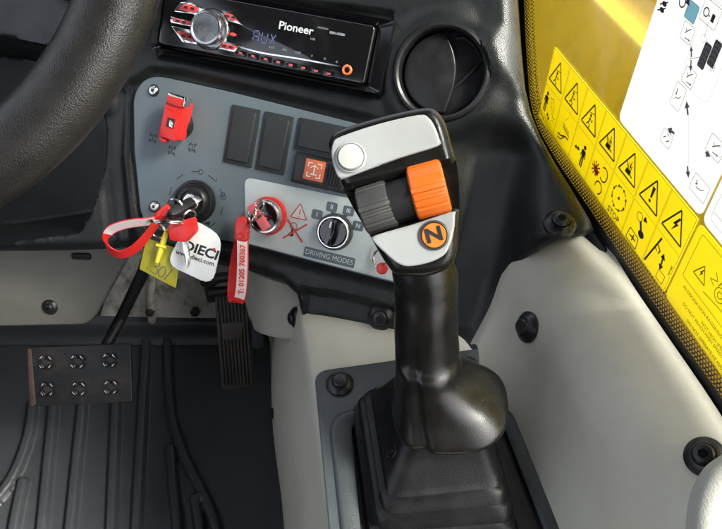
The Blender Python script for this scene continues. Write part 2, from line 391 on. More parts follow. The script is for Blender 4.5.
        if parent is not None: ob.parent = parent; OBF[ob] = OBF[parent]
        else: ob.matrix_world = base.m; OBF[ob] = base
        if thick:
            md = ob.modifiers.new('s', 'SOLIDIFY'); md.thickness = thick; md.offset = -1
        tag(ob, label, cat, group, kind); return ob
def tag(ob, label=None, cat=None, group=None, kind=None):
    if label: ob['label'] = label
    if cat: ob['category'] = cat
    if group: ob['group'] = group
    if kind: ob['kind'] = kind
def thing(name, label, cat, fr, group=None):
    o = bpy.data.objects.new(name, None); COL.objects.link(o); o.empty_display_size = .01
    o.matrix_world = fr.m; OBF[o] = fr; tag(o, label, cat, group); return o

def bolt(name, parent, fr, r, label=None, head='black', mtl='black', top=False, **kw):
    """button-head bolt on a wide washer, hexagon socket in the middle; local frame = fr, sitting on z=0"""
    mb = MB(); mb.lathe([(r, -.002), (r, r * .12), (r * .93, r * .2), (r * .66, r * .42), (r * .6, r * .44), (r * .57, r * .40)], mtl, n=32)
    mb.lathe([(r * .56, r * .38), (r * .54, r * .56), (r * .44, r * .66), (r * .25, r * .7)], mtl, n=28)
    mb.prism(circ((0, 0), r * .26, 6), r * .69, r * .705, 'gloss')
    return mb.build(name, parent, fr=fr, ang=30, label=label, **kw)

# ============================================================ DASHBOARD
dash = thing('dashboard', 'black grained plastic dashboard moulding with round air vent, surrounding the radio', 'dashboard', DF)
out_px = [(-130, -130), (470, -130), (505, -80), (515, -20), (519, 40), (523, 82), (530, 112, .004), (541, 138, .010), (556, 165, .018), (575, 195, .026), (591, 222, .030),
          (594, 231, .030), (586, 236, .030), (562, 240, .030), (541, 249, .028), (526, 262, .026), (512, 283, .022), (502, 308, .014), (494, 333, .006), (490, 352), (480, 364), (460, 362),
          (396, 341), (318, 325), (309, 331), (302, 329), (298, 312), (294, 296), (280, 283), (240, 271), (190, 262), (150, 253), (135, 249), (60, 252), (-130, 254)]
DOUT = DF.pts(out_px)
def poly(l): return DF.pts(l)
trough = t2(spl([(-160, 40), (60, 60), (90, 110), (93, 150), (88, 192), (76, 218), (48, 228), (-160, 233)], 4, True))
trough = poly(trough)
dish = poly(t2(spl([(448, 200), (458, 150), (482, 134), (512, 137), (530, 155), (524, 195), (520, 240), (504, 285), (488, 330), (472, 346), (440, 342), (425, 300)], 4, True)))
flange = poly([(304, 291), (340, 296), (420, 316), (440, 380), (330, 380), (300, 340)])
rr_px = [(118, 60), (300, 92), (440, 118), (450, 140), (440, 300), (395, 292), (250, 258), (140, 238), (122, 215), (116, 120)]
rimp = poly([(128, 84), (150, 70), (180, 72), (330, 108), (430, 134), (424, 292), (395, 288), (250, 252), (150, 234), (134, 216), (126, 150)])
groove1 = poly([(104, 118), (103, 170), (108, 215), (112, 252)])
groove2 = poly([(119, 95), (116, 160), (120, 205), (126, 245)])
radp = poly([(158, -20), (172, -14), (393, 12), (380, 98), (350, 92), (160, 56)])
vc = DF.px(442.5, 73); lobe = DF.px(578, 232, .03)
topstep = poly([(515, -60), (512, 30), (520, 90), (470, 60), (492, 25), (480, -20), (440, -40), (400, -130), (515, -130)])
def dash_h(U, V):
    h = np.zeros_like(U)
    for pl, dep, w in ((trough, -.12, .020), (dish, -.020, .036), (flange, -.007, .006), (rimp, -.006, .010), (radp, -.006, .004), (topstep, .006, .02)):
        d, ins = npdist(U, V, pl); sdist = np.where(ins, d, -d); h += dep * sst(sdist, -w / 2, w / 2)
    for gr in (groove1, groove2): h -= .006 * np.exp(-(plinedist(U, V, gr) / .008) ** 2)
    r = np.hypot(U - vc[0], V - vc[1])
    h += .006 * (1 - sst(r, .042, .060)) - .024 * (1 - sst(r, .0345, .037))
    h += .038 * np.exp(-(((U - lobe[0]) / .050) ** 2 + ((V - lobe[1] + .006) / .048) ** 2))
    return h
MB().pillow(DOUT, dash_h, 'dash', er=.011, skirt=.07, sp=.0028).build('moulding', dash, ang=60)

# air vent: bezel ring, louvre disc with a curved split
F = DF.at(442.5, 73, 0)
vent = MB().lathe([(.0340, -.014), (.0338, .0050), (.0345, .0078), (.0362, .0090), (.0382, .0084), (.0398, .0060), (.0402, .000)], 'black', n=64, caps=False).build('air_vent', dash, fr=F)
MB().lathe([(.0337, -.014), (.0337, -.0085), (.030, -.0072), (.016, -.0066), (0, -.0066)], 'black', n=64).build('vent_disc', vent, fr=F)
arc = [Vector(p) for p in t2(spl([(-.006, .0315), (.001, .024), (.007, .0135), (.0105, .001), (.0108, -.014), (.0085, -.0305)], 6))]
a1 = atan2(arc[0].y, arc[0].x); a0 = atan2(arc[-1].y, arc[-1].x)
flp = [tuple(p) for p in arc[1:-1]] + [(.0318 * cos(t_), .0318 * sin(t_)) for t_ in np.linspace(a0, a1 - 2 * pi, 30)]
MB().prism(flp, -.008, -.0012, 'black', .0016, 3).build('vent_flap', vent, fr=F)
mb = MB(); mb.tube([(.0102 + .0004, -.010, -.004), (.017, -.002, -.0035), (.024, .009, -.004), (.0285, .0150, -.005)], .0013, 'black', n=8); mb.tube([(.004, .0285, -.004), (.0105, .0300, -.003), (.019, .026, -.003), (.026, .019, -.005)], .0012, 'black', n=8); mb.build('vent_vane', vent, fr=F)
# bolts that hold the moulding
q = DF.W(*DF.p3(560, 224, .036)); bf = Fr(q, (1, -.25, 0), (.25, 1, .15))
bolt('bolt', dash, bf, .0123)
q = DF.W(*DF.p3(381, 317, .0)); bf = Fr(DF.W(*DF.p3(381, 317, -.006)), DF.x, DF.y)
bolt('bolt', dash, bf, .0118)

# ============================================================ CAR STEREO
SF = DF.at(270, 45, 0)
st = thing('car_stereo', 'single-slot car radio in a glossy black bezel with round silver volume knob and red buttons', 'car radio', SF)
def sp_(l): return SF.pts(l)
u0, v0 = SF.px(163, 45.5); u1, _ = SF.px(367, 85); vt = SF.px(373, 27)[1]
cu, cv = (u0 + u1) / 2, (v0 + vt) / 2; wd, ht = u1 - u0, vt - v0
bz = MB(); o1 = rrect(cu + .003, cv + .001, wd + .024, ht + .014, .004); i1 = rrect(cu, cv, wd + .003, ht + .003, .003); o0 = [(a, b) for a, b in o1]
bz.ring(o1, rrect(cu + .003, cv + .001, wd + .021, ht + .011, .004), .0, .0085, 'gloss'); bz.ring(rrect(cu + .003, cv + .001, wd + .021, ht + .011, .004), i1, .0085, .0045, 'gloss'); bz.ring(i1, i1, .0045, -.008, 'gloss')
bz.ring([(a, b) for a, b in o1], o1, -.01, 0, 'gloss')
bz.build('bezel', st)
fp = MB(); fp.prism(rrect(cu, cv, wd, ht, .004), -.006, .010, 'gloss', .0018)
# display window and print
dl = SF.px(262, 38)[0]

uu, vv_ = SF.px(296, 28.5, .01); fp.text('Pioneer', .0090, uu, vv_, .0104, 'label_txt', off=.00016, sx=1.08)
uu, vv_ = SF.px(335, 33.5, .01); fp.text('MIXTRAX', .0022, SF.px(326, 33)[0], vv_ + .0022, .0104, 'faint_ink')
fp.text('DEH-X3500', .0026, uu + .002, vv_, .0104, 'faint_ink', off=.0001)
fp.text('USB', .0024, SF.px(317, 38)[0], SF.px(311, 40)[1], .0104, 'faint_ink')
for i, x in enumerate([(272, 49.5), (285, 52), (298, 55), (312, 58), (325, 61), (337, 64)]):
    a, b = SF.px(x[0], x[1] - 2, .01); fp.text(['LIST', 'SRC', 'DISP', 'II', '5/', '6/'][i], .0026, a, b, .0104, 'faint_ink')
# silver sweep line along the buttons
sw = [SF.px(x, y, .01) for x, y in [(236, 46), (262, 53), (300, 59), (340, 66.5), (352, 69)]]; fp.stroke(t2(spl(sw, 4)), .0012, .0105, 'chrome')
fp.build('faceplate', st)
dg = MB()
def seg(mb, ch, u, v, wd_, hg, z, m):
    q = {'A': 'abcefg', 'U': 'bcdef', 'X': 'xy'}[ch]; g = .0003
    L = {'a': ((0, hg), (wd_, hg)), 'b': ((wd_, hg), (wd_, hg / 2)), 'c': ((wd_, hg / 2), (wd_, 0)), 'd': ((0, 0), (wd_, 0)), 'e': ((0, 0), (0, hg / 2)), 'f': ((0, hg / 2), (0, hg)), 'g': ((0, hg / 2), (wd_, hg / 2)), 'x': ((0, 0), (wd_, hg)), 'y': ((0, hg), (wd_, 0))}
    for i, k in enumerate(q):
        a, b = Vector(L[k][0]), Vector(L[k][1]); d = (b - a).normalized() * .0006
        a = a + d; b = b - d; mb.stroke([(u + a.x, v + a.y), (u + b.x, v + b.y)], .0008, z + i * .00003, m)
ua, va = SF.px(253, 41, .01)
for i, ch in enumerate('AUX'): seg(dg, ch, ua + i * .0075, va, .0048, .0085, .0106, 'seg')
dg.build('display_digits', st)
kc = SF.px(208.4, 28.7, .016)
kb = MB(); kb.lathe([(.0168, .009), (.0172, .0125), (.0162, .0142), (.0150, .0142), (.0148, .012)], 'chrome', c=kc, n=48); kb.build('knob_ring', st)
kb = MB(); kb.lathe([(.0135, .010), (.0140, .021), (.0134, .0225), (.0120, .0228), (.0115, .0222), (0, .0222)], 'alu', c=kc, n=56); kb.build('volume_knob', st)
# chrome keys with red faces round the knob
keysets = [([(175, 10), (181, 2.5), (191, 2), (205, 9), (197, 17), (193, 14), (175, 12)], [(179, 9.5), (184, 4.5), (192, 4.5), (199, 9), (195, 13.5)]),
           ([(170.5, 16.5), (193, 21), (192, 27), (171, 23)], [(172, 18), (191, 22), (190, 25.5), (173, 22)]),
           ([(171.5, 26), (192, 30), (193, 36), (200, 45), (183, 42.5)], [(176.5, 31), (191, 33.5), (196, 42.5), (184, 40)]),
           ([(222, 10.5), (233, 12), (243.5, 25.5), (228, 21)], [(224, 13), (232.5, 14.5), (239.5, 22.5), (228, 18.5)]),
           ([(223, 41), (240.5, 45), (235.5, 52.8), (213, 47.5)], [(224.5, 43.5), (237, 46.3), (234, 50.5), (217, 47)])]
for a, b in keysets:
    kb = MB(); kb.prism(rpoly(SF.pts(a, .011), .001, 2), .008, .0122, 'chrome', .0006, 2)
    kb.prism(rpoly(SF.pts(b, .012), .001, 2), .012, .0131, 'red_btn', .0004, 2)
    c = Vector((sum(p[0] for p in SF.pts(b, .012)) / len(b), sum(p[1] for p in SF.pts(b, .012)) / len(b)))
    for k in (-1, 1): kb.box((c.x + k * .003, c.y, .0132), (.0035, .0018, .0004), 'ink')
    kb.build('control_key', st)
for i in range(8):
    x = 241 + i * 12.6; y = 53.6 + i * 2.95; a, b = SF.px(x, y, .01)
    kb = MB(); kb.box((a, b, .0103), (.0100, .0046, .0022), 'gloss', .0005); kb.box((a, b + .0002, .0116), (.003, .0015, .0003), 'red_btn'); kb.build('preset_button', st)
a, b = SF.px(347, 70, .011); kb = MB(); kb.lathe([(.0042, .009), (.0042, .0118), (.0036, .0124), (.0026, .0122), (.0024, .010)], M['orange_sq'], c=(a, b), n=28); kb.build('audio_socket', st)
a, b = SF.px(233, 34.5, .011); kb = MB(); kb.lathe([(.0028, .009), (.0026, .0115), (.0, .0118)], 'red_btn', c=(a, b), n=20, sy=.55); kb.build('eject_button', st)

# ============================================================ SWITCH PANEL
PF = DF.at(270, 190, 0)
pn = thing('switch_panel', 'slate grey switch panel with key switch and rotary knobs screwed below the radio', 'control panel', PF)
ppx = [(133, 100), (137, 88), (145, 79), (158, 76), (230, 92), (330, 117), (424, 141), (418, 288), (395, 283.5), (245, 244), (157, 230), (146, 224), (140, 212), (134, 150)]
zf = .0012
pl = MB(); pl.prism(rpoly(PF.pts(ppx), [.006, .008, .008, .008, 0, 0, .004, .004, 0, 0, .008, .008, .008, 0]), -.012, 0, 'panel', .0012)
# dashed circle and marks round the ignition lock
ic = PF.px(196, 201)
for k in range(10):
    a0 = .35 + k * 2 * pi / 10; pl.stroke([(ic[0] + .0262 * cos(a0 + j * .1), ic[1] + .0262 * sin(a0 + j * .1)) for j in range(4)], .0007, .0002, 'ink')
a, b = PF.px(201, 172); pl.stroke(circ((a, b), .0022, 16), .0005, .0002, 'ink', closed=True)
a, b = PF.px(216, 180); pl.stroke([(a, b - .002), (a + .0006, b + .002)], .0006, .0002, 'ink')
a, b = PF.px(223, 197); pl.stroke(circ((a, b), .0028, 14, .0022), .0005, .0002, 'ink', closed=True); pl.stroke([(a + .0016 * cos(t_), b + .0022 + .002 * sin(t_)) for t_ in [0, .8, 1.6, 2.4, 3.14]], .0005, .0003, 'ink'); pl.stroke([(a - .0014, b), (a + .0014, b)], .0007, .00035, 'ink')
a, b = PF.px(208, 223); pl.flat([(a - .004, b - .001), (a + .002, b + .002), (a + .002, b - .002)], .0003, 'ink')
# wheel-drive pictograms beside the guarded switch
def axle(u, v, s, turn=0):
    for dy in (s, -s):
        pl.stroke([(u - s, v + dy), (u + s, v + dy)], .0005, .0002, 'ink')
        for dx in (-s, s):
            r = turn if dy > 0 else -turn; pl.stroke([(u + dx - r, v + dy - s * .6), (u + dx + r, v + dy + s * .6)], .0010, .00025, 'ink')
    pl.stroke([(u, v - s), (u, v + s)], .0005, .0003, 'ink')
for x, y, tn in ((153, 138, 0), (172, 150.5, .0006), (192.5, 147.5, .0009)): axle(*PF.px(x, y), .0026, tn)
pl.build('panel_plate', pn)
lp = MB(); lpx = [(244, 177), (345, 197.5), (420, 213), (415, 285.5), (388, 280), (246, 243)]
lp.prism(rpoly(PF.pts(lpx, .001), [.008, 0, .004, .004, 0, .003]), -.001, .0007, 'panel_light', .0003, 2)
z = .0009
tri = PF.pts([(300.4, 203.5), (290.7, 216.8), (306.7, 220.3)], .001); tri = rpoly(tri, .001, 2)
lp.flat(tri, z, 'paper'); lp.stroke(tri, .0008, z + .0001, 'redink', closed=True)
a, b = PF.px(299.5, 214, .001); lp.stroke([(a, b - .0008), (a, b + .0040)], .0008, z + .0001, 'redink'); lp.flat(circ((a, b - .0026), .0006, 8), z + .0001, 'redink')
a, b = PF.px(294, 230, .001)
lp.stroke(circ((a - .001, b + .0030), .0032, 16), .0006, z, 'ink', closed=True); lp.flat(circ((a - .002, b - .0045), .0025, 14, .0018), z, 'ink'); lp.stroke([(a - .0012, b + .001), (a - .002, b - .003)], .0016, z + .00005, 'ink')
for q, (p1, p2) in enumerate([((287.5, 219.5), (302.5, 242.5)), ((283, 238), (307, 224.5))]): lp.stroke(PF.pts([p1, p2], .001), .0016, z + .0002 + q * .0001, 'redink')
# numbered position tags and the caption bar
kc2 = PF.px(335.2, 231.5, .006); kcf = PF.px(335.2, 231.5, 0.001)
for x, y, s_ in ((317, 214.5, 'I'), (331.8, 207, 'II'), (348.5, 211, 'III'), (358, 226, 'N')):
    a, b = PF.px(x, y, .001); d = Vector((kcf[0] - a, kcf[1] - b)).normalized()
    lp.flat(rrect(a, b, .0098, .0082, .0018, 3), z, 'slate_ink'); lp.stroke([(a + d.x * .004, b + d.y * .004), (a + d.x * .0075, b + d.y * .0075)], .003, z - .00005, 'slate_ink')
    lp.text(s_, .0052, a, b, z + .0002, 'label_txt', off=.00012)
cb = PF.pts([(304.4, 247), (356, 258.4), (354, 267.6), (302.6, 256)], .001); cbc = Vector((sum(p[0] for p in cb) / 4, sum(p[1] for p in cb) / 4))
lp.flat(rrect(cbc.x, cbc.y, .0465, .0088, .001, 2), z, 'slate_ink'); lp.text('DRIVING MODES', .0063, cbc.x, cbc.y, z + .0002, 'label_txt', sx=.92)
lp.build('printed_plate', pn)
for x, y in ((154, 90.5), (155, 206.5)):
    F = PF.at(x, y); mb = MB(); mb.lathe([(.0052, -.001), (.0054, .0004), (.0048, .0008)], 'ink', n=24); mb.lathe([(.0043, .0006), (.0042, .0018), (.0034, .0026), (.0018, .0028)], 'steel', n=24)
    mb.prism(circ((0, 0), .0017, 6), .0028, .00285, 'ink'); mb.build('screw', pn, fr=F)
# blank rocker covers
def blank(px, horiz=False):
    q = PF.pts(px); c = Vector((sum(p[0] for p in q) / 4, sum(p[1] for p in q) / 4)); W_, H_ = (.0265, .0505) if not horiz else (.0505, .0275)
    mb = MB(); mb.prism(rrect(c.x, c.y, W_, H_, .001, 2), -.001, .0016, 'blank', .0005, 2)
    mb.prism(rrect(c.x, c.y, W_ - .0055, H_ - .006, .0012, 2), .0012, .0036, 'blank', .0008, 3, taper=.03)
    return mb, c
for px, h_ in (([(234.4, 105), (262.4, 111), (250.2, 167.6), (221.8, 161.2)], 0), ([(267, 112.4), (295, 118.5), (283, 174.2), (253.6, 168)], 0), ([(300.7, 117.7), (355, 130), (349, 161), (294.6, 148.6)], 1)):
    mb, c = blank(px, h_); mb.build('blank_cover', pn)
q = PF.pts([(297, 151.5), (352, 164), (346, 194), (290.5, 181)], .002); c = Vector((sum(p[0] for p in q) / 4, sum(p[1] for p in q) / 4))
mb = MB(); mb.prism(rrect(c.x, c.y, .0505, .0265, .001, 2), -.001, .003, 'black', .0006, 2)
mb.prism(rrect(c.x, c.y, .045, .0215, .001, 2), .002, .0065, 'blank', .001, 3)
for k in range(6): mb.box((c.x + .0065 + k * .0026, c.y, .0068), (.0013, .0185, .0014), 'black', .0003)
rk = mb.build('rocker_switch', pn)
a, b = PF.px(314, 170.5, .008); mb = MB(); mb.prism(rrect(a, b, .0178, .0175, .0008, 2), .0066, .0074, 'orange_sq', .0003, 2)
W_ = .00055
for sx_ in (-1, 1):
    for sy_ in (-1, 1): mb.stroke([(a + sx_ * .0058, b + sy_ * .0022), (a + sx_ * .0058, b + sy_ * .0058), (a + sx_ * .0022, b + sy_ * .0058)], .0008, .0076, 'white')
mb.stroke([(a - .0036, b + .0018), (a, b + .0042), (a + .0036, b + .0018)], .0008, .00765, 'white'); mb.stroke([(a, b - .004), (a, b + .004)], .001, .0077, 'white'); mb.stroke([(a - .003, b - .0036), (a + .003, b - .0036)], .0008, .00775, 'white')
mb.build('symbol_lens', rk, fr=PF)
# guarded switch: knurled base, red lift-up guard
F = PF.at(181, 125)
gs = MB().lathe([(.0122, -.001), (.0122, .006), (.011, .0085), (.0095, .009)], 'black', n=40).build('guarded_switch', pn, fr=F)
mb = MB(); g = [F.px(x, y, .016) for x, y in [(169.8, 98.5), (187.5, 103), (183, 140), (160, 137)]]
g = [F.px(x, y, .022) for x, y in [(167, 101), (186, 104.5), (179.5, 143), (158.5, 139)]]
ctr = Vector((sum(p[0] for p in g) / 4, sum(p[1] for p in g) / 4)); wg = .0192; hg = .0362; ctr.x -= .0018; ctr.y += .001
dv = Vector((g[0][0] - g[3][0], g[0][1] - g[3][1])).normalized(); an = atan2(dv.y, dv.x) - pi / 2
X = Matrix.Translation((ctr.x, ctr.y, 0)) @ Matrix.Rotation(an, 4, 'Z')
mb.box((0, hg * .04, .013), (wg, hg * .92, .016), 'red', .0016, X=X); mb.box((0, -hg * .1, .0205), (wg * .86, hg * .70, .004), 'red', .001, X=X)
mb.box((0, hg * .47, .018), (wg * .86, .009, .009), 'red', .0012, X=X); mb.box((-.0045, -hg * .51, .017), (.006, .003, .008), 'red', .0006, X=X)
mb.build('safety_guard', gs, fr=F)
mb = MB(); mb.box((.0006, -.002, .0227), (.0068, .0080, .0008), 'ink', .0002, X=X); mb.box((.0016, -.0026, .0232), (.0038, .0058, .0008), 'nickel', .0002, X=X)
mb.box((0, hg * .57, .021), (wg * .82, .0035, .003), 'nickel', .0008, X=X); mb.box((wg * .47, hg * .50, .018), (.002, .008, .010), 'nickel', .0005, X=X)
mb.build('toggle_lever', gs, fr=F)
# ignition lock
F = PF.at(196, 201.5)
ig = MB().lathe([(.0190, -.001), (.0192, .003), (.0182, .006), (.0165, .0066), (.0160, .0060), (.0150, .0062), (.0138, .0098), (.0125, .0108), (.0105, .0106), (.0103, .0085)], 'black', n=48).build('ignition_lock', pn, fr=F)
mb = MB(); mb.lathe([(.0076, .006), (.0076, .0112), (.0070, .0117), (0, .0117)], 'steel', n=36); mb.box((0, 0, .0125), (.0075, .0016, .0008), 'ink'); mb.build('lock_barrel', ig, fr=F)
# battery isolator: red collar, steel barrel, black face
F = PF.at(269, 215.5)
isx = MB().lathe([(.0166, 0), (.0168, .004), (.0160, .0062), (.0140, .0068)], 'red', n=48).build('isolator_switch', pn, fr=F)
mb = MB(); mb.lathe([(.0148, .004), (.0148, .0125), (.0140, .0136), (.0125, .0136), (.0120, .0125)], 'steel', n=48); mb.build('steel_collar', isx, fr=F)
mb = MB(); mb.lathe([(.0121, .010), (.0121, .0124), (.0116, .0128), (0, .0128)], 'gloss', n=40); mb.build('switch_face', isx, fr=F)
# mode knob
F = PF.at(335.5, 231.5)
kn = MB().lathe([(.0158, 0), (.0160, .004), (.0154, .0055), (.0140, .0060)], 'plate', n=48).build('mode_knob', pn, fr=F)
MB().lathe([(.0142, .004), (.0141, .0078), (.0134, .0086), (.0128, .0086), (.0124, .0075)], 'chrome', n=48).build('knob_collar', kn, fr=F)
mb = MB(); mb.lathe([(.0126, .006), (.0124, .0082), (.0112, .0092), (0, .0094)], 'gloss', n=40); mb.build('knob_face', kn, fr=F)
mb = MB(); X = Matrix.Rotation(radians(-4), 4, 'Z'); mb.prism(rpoly([(-.0030, -.0118), (.0030, -.0118), (.0038, 0), (.0026, .0118), (-.0026, .0118), (-.0038, 0)], .0015, 3), .008, .0185, 'gloss', .0012, X=X, taper=.12)
mb.box((-.0012, .0076, .0187), (.0012, .0052, .0004), 'white', X=X); mb.build('grip_bar', kn, fr=F)

# ============================================================ KEYS AND FOBS on the switch panel
KF = PF
def ringt(mb, c, r, n1, n2, rad, m='nickel', turns=1.0):
    c = Vector(c); a = Vector(n1).normalized(); b = Vector(n2); b = (b - a * b.dot(a)).normalized()
    mb.tube([c + a * r * cos(2 * pi * k / 40) + b * r * sin(2 * pi * k / 40) for k in range(40)], rad, m, n=8, closed=True)
    mb.tube([c + a.cross(b) * rad * 1.7 + a * r * .985 * cos(2 * pi * k / 40 + .5) + b * r * .985 * sin(2 * pi * k / 40 + .5) for k in range(40)], rad, m, n=8, closed=True)
def K(x, y, h): return KF.p3(x, y, h)
# black-headed ignition key in the lock
mb = MB(); p0 = K(196, 200, .014); p1 = K(172, 214, .040); d = (p1 - p0).normalized(); side = Vector((0, 0, 1)).cross(d).normalized(); up = d.cross(side)
X = Matrix((d, side, up)).transposed().to_4x4(); X.translation = p0
L_ = (p1 - p0).length
kt = thing('ignition_key', 'black-headed key turned in the round ignition lock on the slate panel', 'key', Fr(PF.W(*p0), PF.x, PF.y)); KFR = PF
mb.prism(rpoly([(.004, -.0045), (L_ - .004, -.0050), (L_ + .004, -.003), (L_ + .004, .003), (L_ - .004, .005), (.004, .0045)], .003, 4), -.004, .004, 'black', .0018, X=X, both=True); mb.build('key_head', kt, fr=PF)
MB().box((-.002, 0, 0), (.012, .0065, .0022), 'steel', .0003, X=X).build('key_blade', kt, fr=PF)
mb = MB(); ringt(mb, K(176, 206, .030), .0072, (1, .3, .1), (.2, .9, .5), .0006)
ringt(mb, K(189, 216, .030), .0062, (.3, 1, .2), (-.4, .2, 1), .0006); ringt(mb, K(159, 231, .026), .0070, (.8, .6, .2), (-.5, .7, .4), .0006)
ringt(mb, K(168, 221, .030), .0160, (1, .17, .0), (0, .10, 1), .0008)
mb.build('split_ring', kt, fr=PF)
# red-headed key hanging from the rings
hd = [K(169, 225, .030), K(195, 216.5, .030), K(198, 231, .030), K(187, 242, .030), K(171, 240, .030)]
def flatobj(pts, th, m, mb=None, bev=.0006, rr_=.002):
    """solid flat tag through 3-D points lying roughly on one plane"""
    mb = mb or MB(); o = pts[0]; x = (pts[1] - pts[0]).normalized(); nn = Vector((0, 0, 0))
    c = sum(pts, Vector((0, 0, 0))) / len(pts)
    for i in range(len(pts)): nn += (pts[i] - c).cross(pts[(i + 1) % len(pts)] - c)
    nn.normalize()
    if nn.z < 0: nn = -nn
    x = (x - nn * x.dot(nn)).normalized(); y = nn.cross(x); X = Matrix((x, y, nn)).transposed().to_4x4(); X.translation = c
    p2 = [((p - c).dot(x), (p - c).dot(y)) for p in pts]
    mb.prism(rpoly(p2, rr_, 4), -th / 2, th / 2, m, bev, 2, X=X, both=True)
    return mb, X, p2
rk = thing('red_key', 'red-headed key hanging blade down in front of the white fob below the ignition lock', 'key', Fr(PF.W(*hd[0]), PF.x, PF.y))
mb, X, _ = flatobj(hd, .0065, 'red', bev=.0018, rr_=.003); mb.build('key_head', rk, fr=PF)
mb, X, _ = flatobj([K(182, 238, .029), K(187.5, 238, .029), K(190.5, 262, .029), K(188, 268.5, .029), K(185.5, 262, .029)], .0022, 'nickel', rr_=.0008, bev=.0003)
mb.stroke([(-.004, -.010), (-.004, .008)], .0006, .0012, 'ink', X=X) if 0 else None
mb.build('key_blade', rk, fr=PF)
# white square fob
wp = [K(192, 219, .020), K(221, 238, .020), K(219.5, 262, .020), K(212.5, 283.5, .020), K(190, 276, .020), K(168, 264, .020), K(173, 243, .020)]
wp = [K(190, 217, .020), K(223, 237, .020), K(212.5, 285.5, .020), K(166.5, 264, .020)]
mb, X, p2 = flatobj(wp, .0024, 'white', bev=.0006, rr_=.012)
# print: emblem, maker's name, web address, thin red outline kept off
e1 = K(172, 243.5, .0213); e2 = K(214, 257.5, .0213); dd = (X.inverted() @ e2) - (X.inverted() @ e1); an = atan2(dd.y, dd.x)
c1 = X.inverted() @ K(200.5, 250.5, .0213); c2 = X.inverted() @ K(195, 258, .0213)
mb.text('DIECI', .0118, c1.x, c1.y, .00135, 'ink', ang=an, X=X, off=.0004, sx=1.16, shear=.12)
c3 = X.inverted() @ K(214.2, 249.4, .0213); mb.flat(circ((c3.x, c3.y), .0014, 10), .0015, 'redink', X=X)
mb.text('www.dieci.com', .0056, c2.x, c2.y, .00135, 'ink', ang=an, X=X, off=.00012, sx=1.08)
wf = mb.build('white_fob', None, fr=PF, label='white square plastic fob printed DIECI hanging behind the red key', cat='key fob')
# yellow handwritten tag and its rolled tie
yp = [K(146.7, 238, .016), K(181.5, 250, .016), K(175.7, 288, .016), K(139.6, 269, .016)]
mb, X, p2 = flatobj(yp, .0009, 'ylwtag', bev=.0002, rr_=.0012)
c1 = X.inverted() @ K(159, 270, .0165)
def scr(l, c, s, an, m, w, z=.0006):
    R_ = Matrix.Rotation(an, 2); pts = [Vector(c[:2]) + R_ @ (Vector(p) * s) for p in l]; mb.stroke(t2(spl(pts, 4)), w, z, m, X=X)
an = radians(-14)
scr([(-.9, .55), (-.3, .75), (-.2, .3), (-.6, .1), (-.1, -.1), (-.2, -.6), (-.9, -.6)], c1, .0085, an, 'grey_ink', .0009)
scr([(.25, .6), (.05, .1), (.2, -.5), (.6, -.5), (.75, .1), (.55, .6), (.25, .6)], c1, .0085, an, 'grey_ink', .0009, .0007)
scr([(1.3, .9), (1.0, -.6)], c1, .0085, an, 'grey_ink', .0009, .0008); scr([(-1.3, -.5), (-1.15, -.6)], c1, .0085, an, 'grey_ink', .0012, .0008)
yt = thing('yellow_tag', 'thin yellow tag with handwritten number hanging behind the white fob', 'tag', Fr(PF.W(*yp[0]), PF.x, PF.y)); mb.build('tag_sheet', yt, fr=PF)
mb = MB(); a = K(166.6, 231, .026); b = K(156.8, 262, .022); mb.tube([a, a.lerp(b, .33), a.lerp(b, .66), b], [.0022, .0026, .0026, .0020], 'ylwtie', n=12)
mb.tube([a + Vector((.004, .004, 0)), a, a + Vector((-.003, .002, .001))], .0016, 'ylwtie', n=8); mb.tube([a.lerp(b, .35) + Vector((.004, -.004, .001)), a.lerp(b, .5) + Vector((-.004, .001, .0025))], .0013, 'ylwtie', n=8); mb.build('rolled_tie', yt, fr=PF)
# red wrist strap looped to the left
ls = thing('looped_strap', 'red and white strap curled in a wide loop to the left of the ignition key', 'key strap', Fr(PF.W(*K(160, 218, .03)), PF.x, PF.y), group='red key straps')
mb = MB()
path = [K(166, 212, .034), K(158, 221, .034), K(146, 237, .032), K(134, 249, .030), K(121, 254.5, .029), K(110.5, 250, .030), K(106.5, 240, .033), K(110, 231, .036), K(120, 226, .038), K(134, 223, .038), K(150, 221.5, .037), K(163, 218.5, .035)]
path = [Vector(p) for p in path]; sp2 = spl(path, 6)
wdirs = []
for i in range(len(sp2)):
    q = i / (len(sp2) - 1)
    wdirs.append(Vector((.25 - .2 * q, .75 + .1 * q, .65 - .1 * q)) if q < .5 else Vector((.15, .80, .60)))
mb.strap(sp2, wdirs, .0095, .0011, 'redband', 'redband'); 
i0 = int(len(sp2) * .60)
mb.strap([p + Vector((0, -.0003, .0009)) for p in sp2[i0:-3]], wdirs[i0:-3], .0080, .0004, 'band', 'band')
mb.build('strap_band', ls, fr=PF)
mb = MB(); X = Matrix.Translation(K(164, 213.5, .034)) @ Matrix.Rotation(radians(48), 4, 'Z'); mb.box((0, 0, 0), (.016, .010, .006), 'red', .0022, X=X, seg=3); mb.build('strap_clasp', ls, fr=PF)
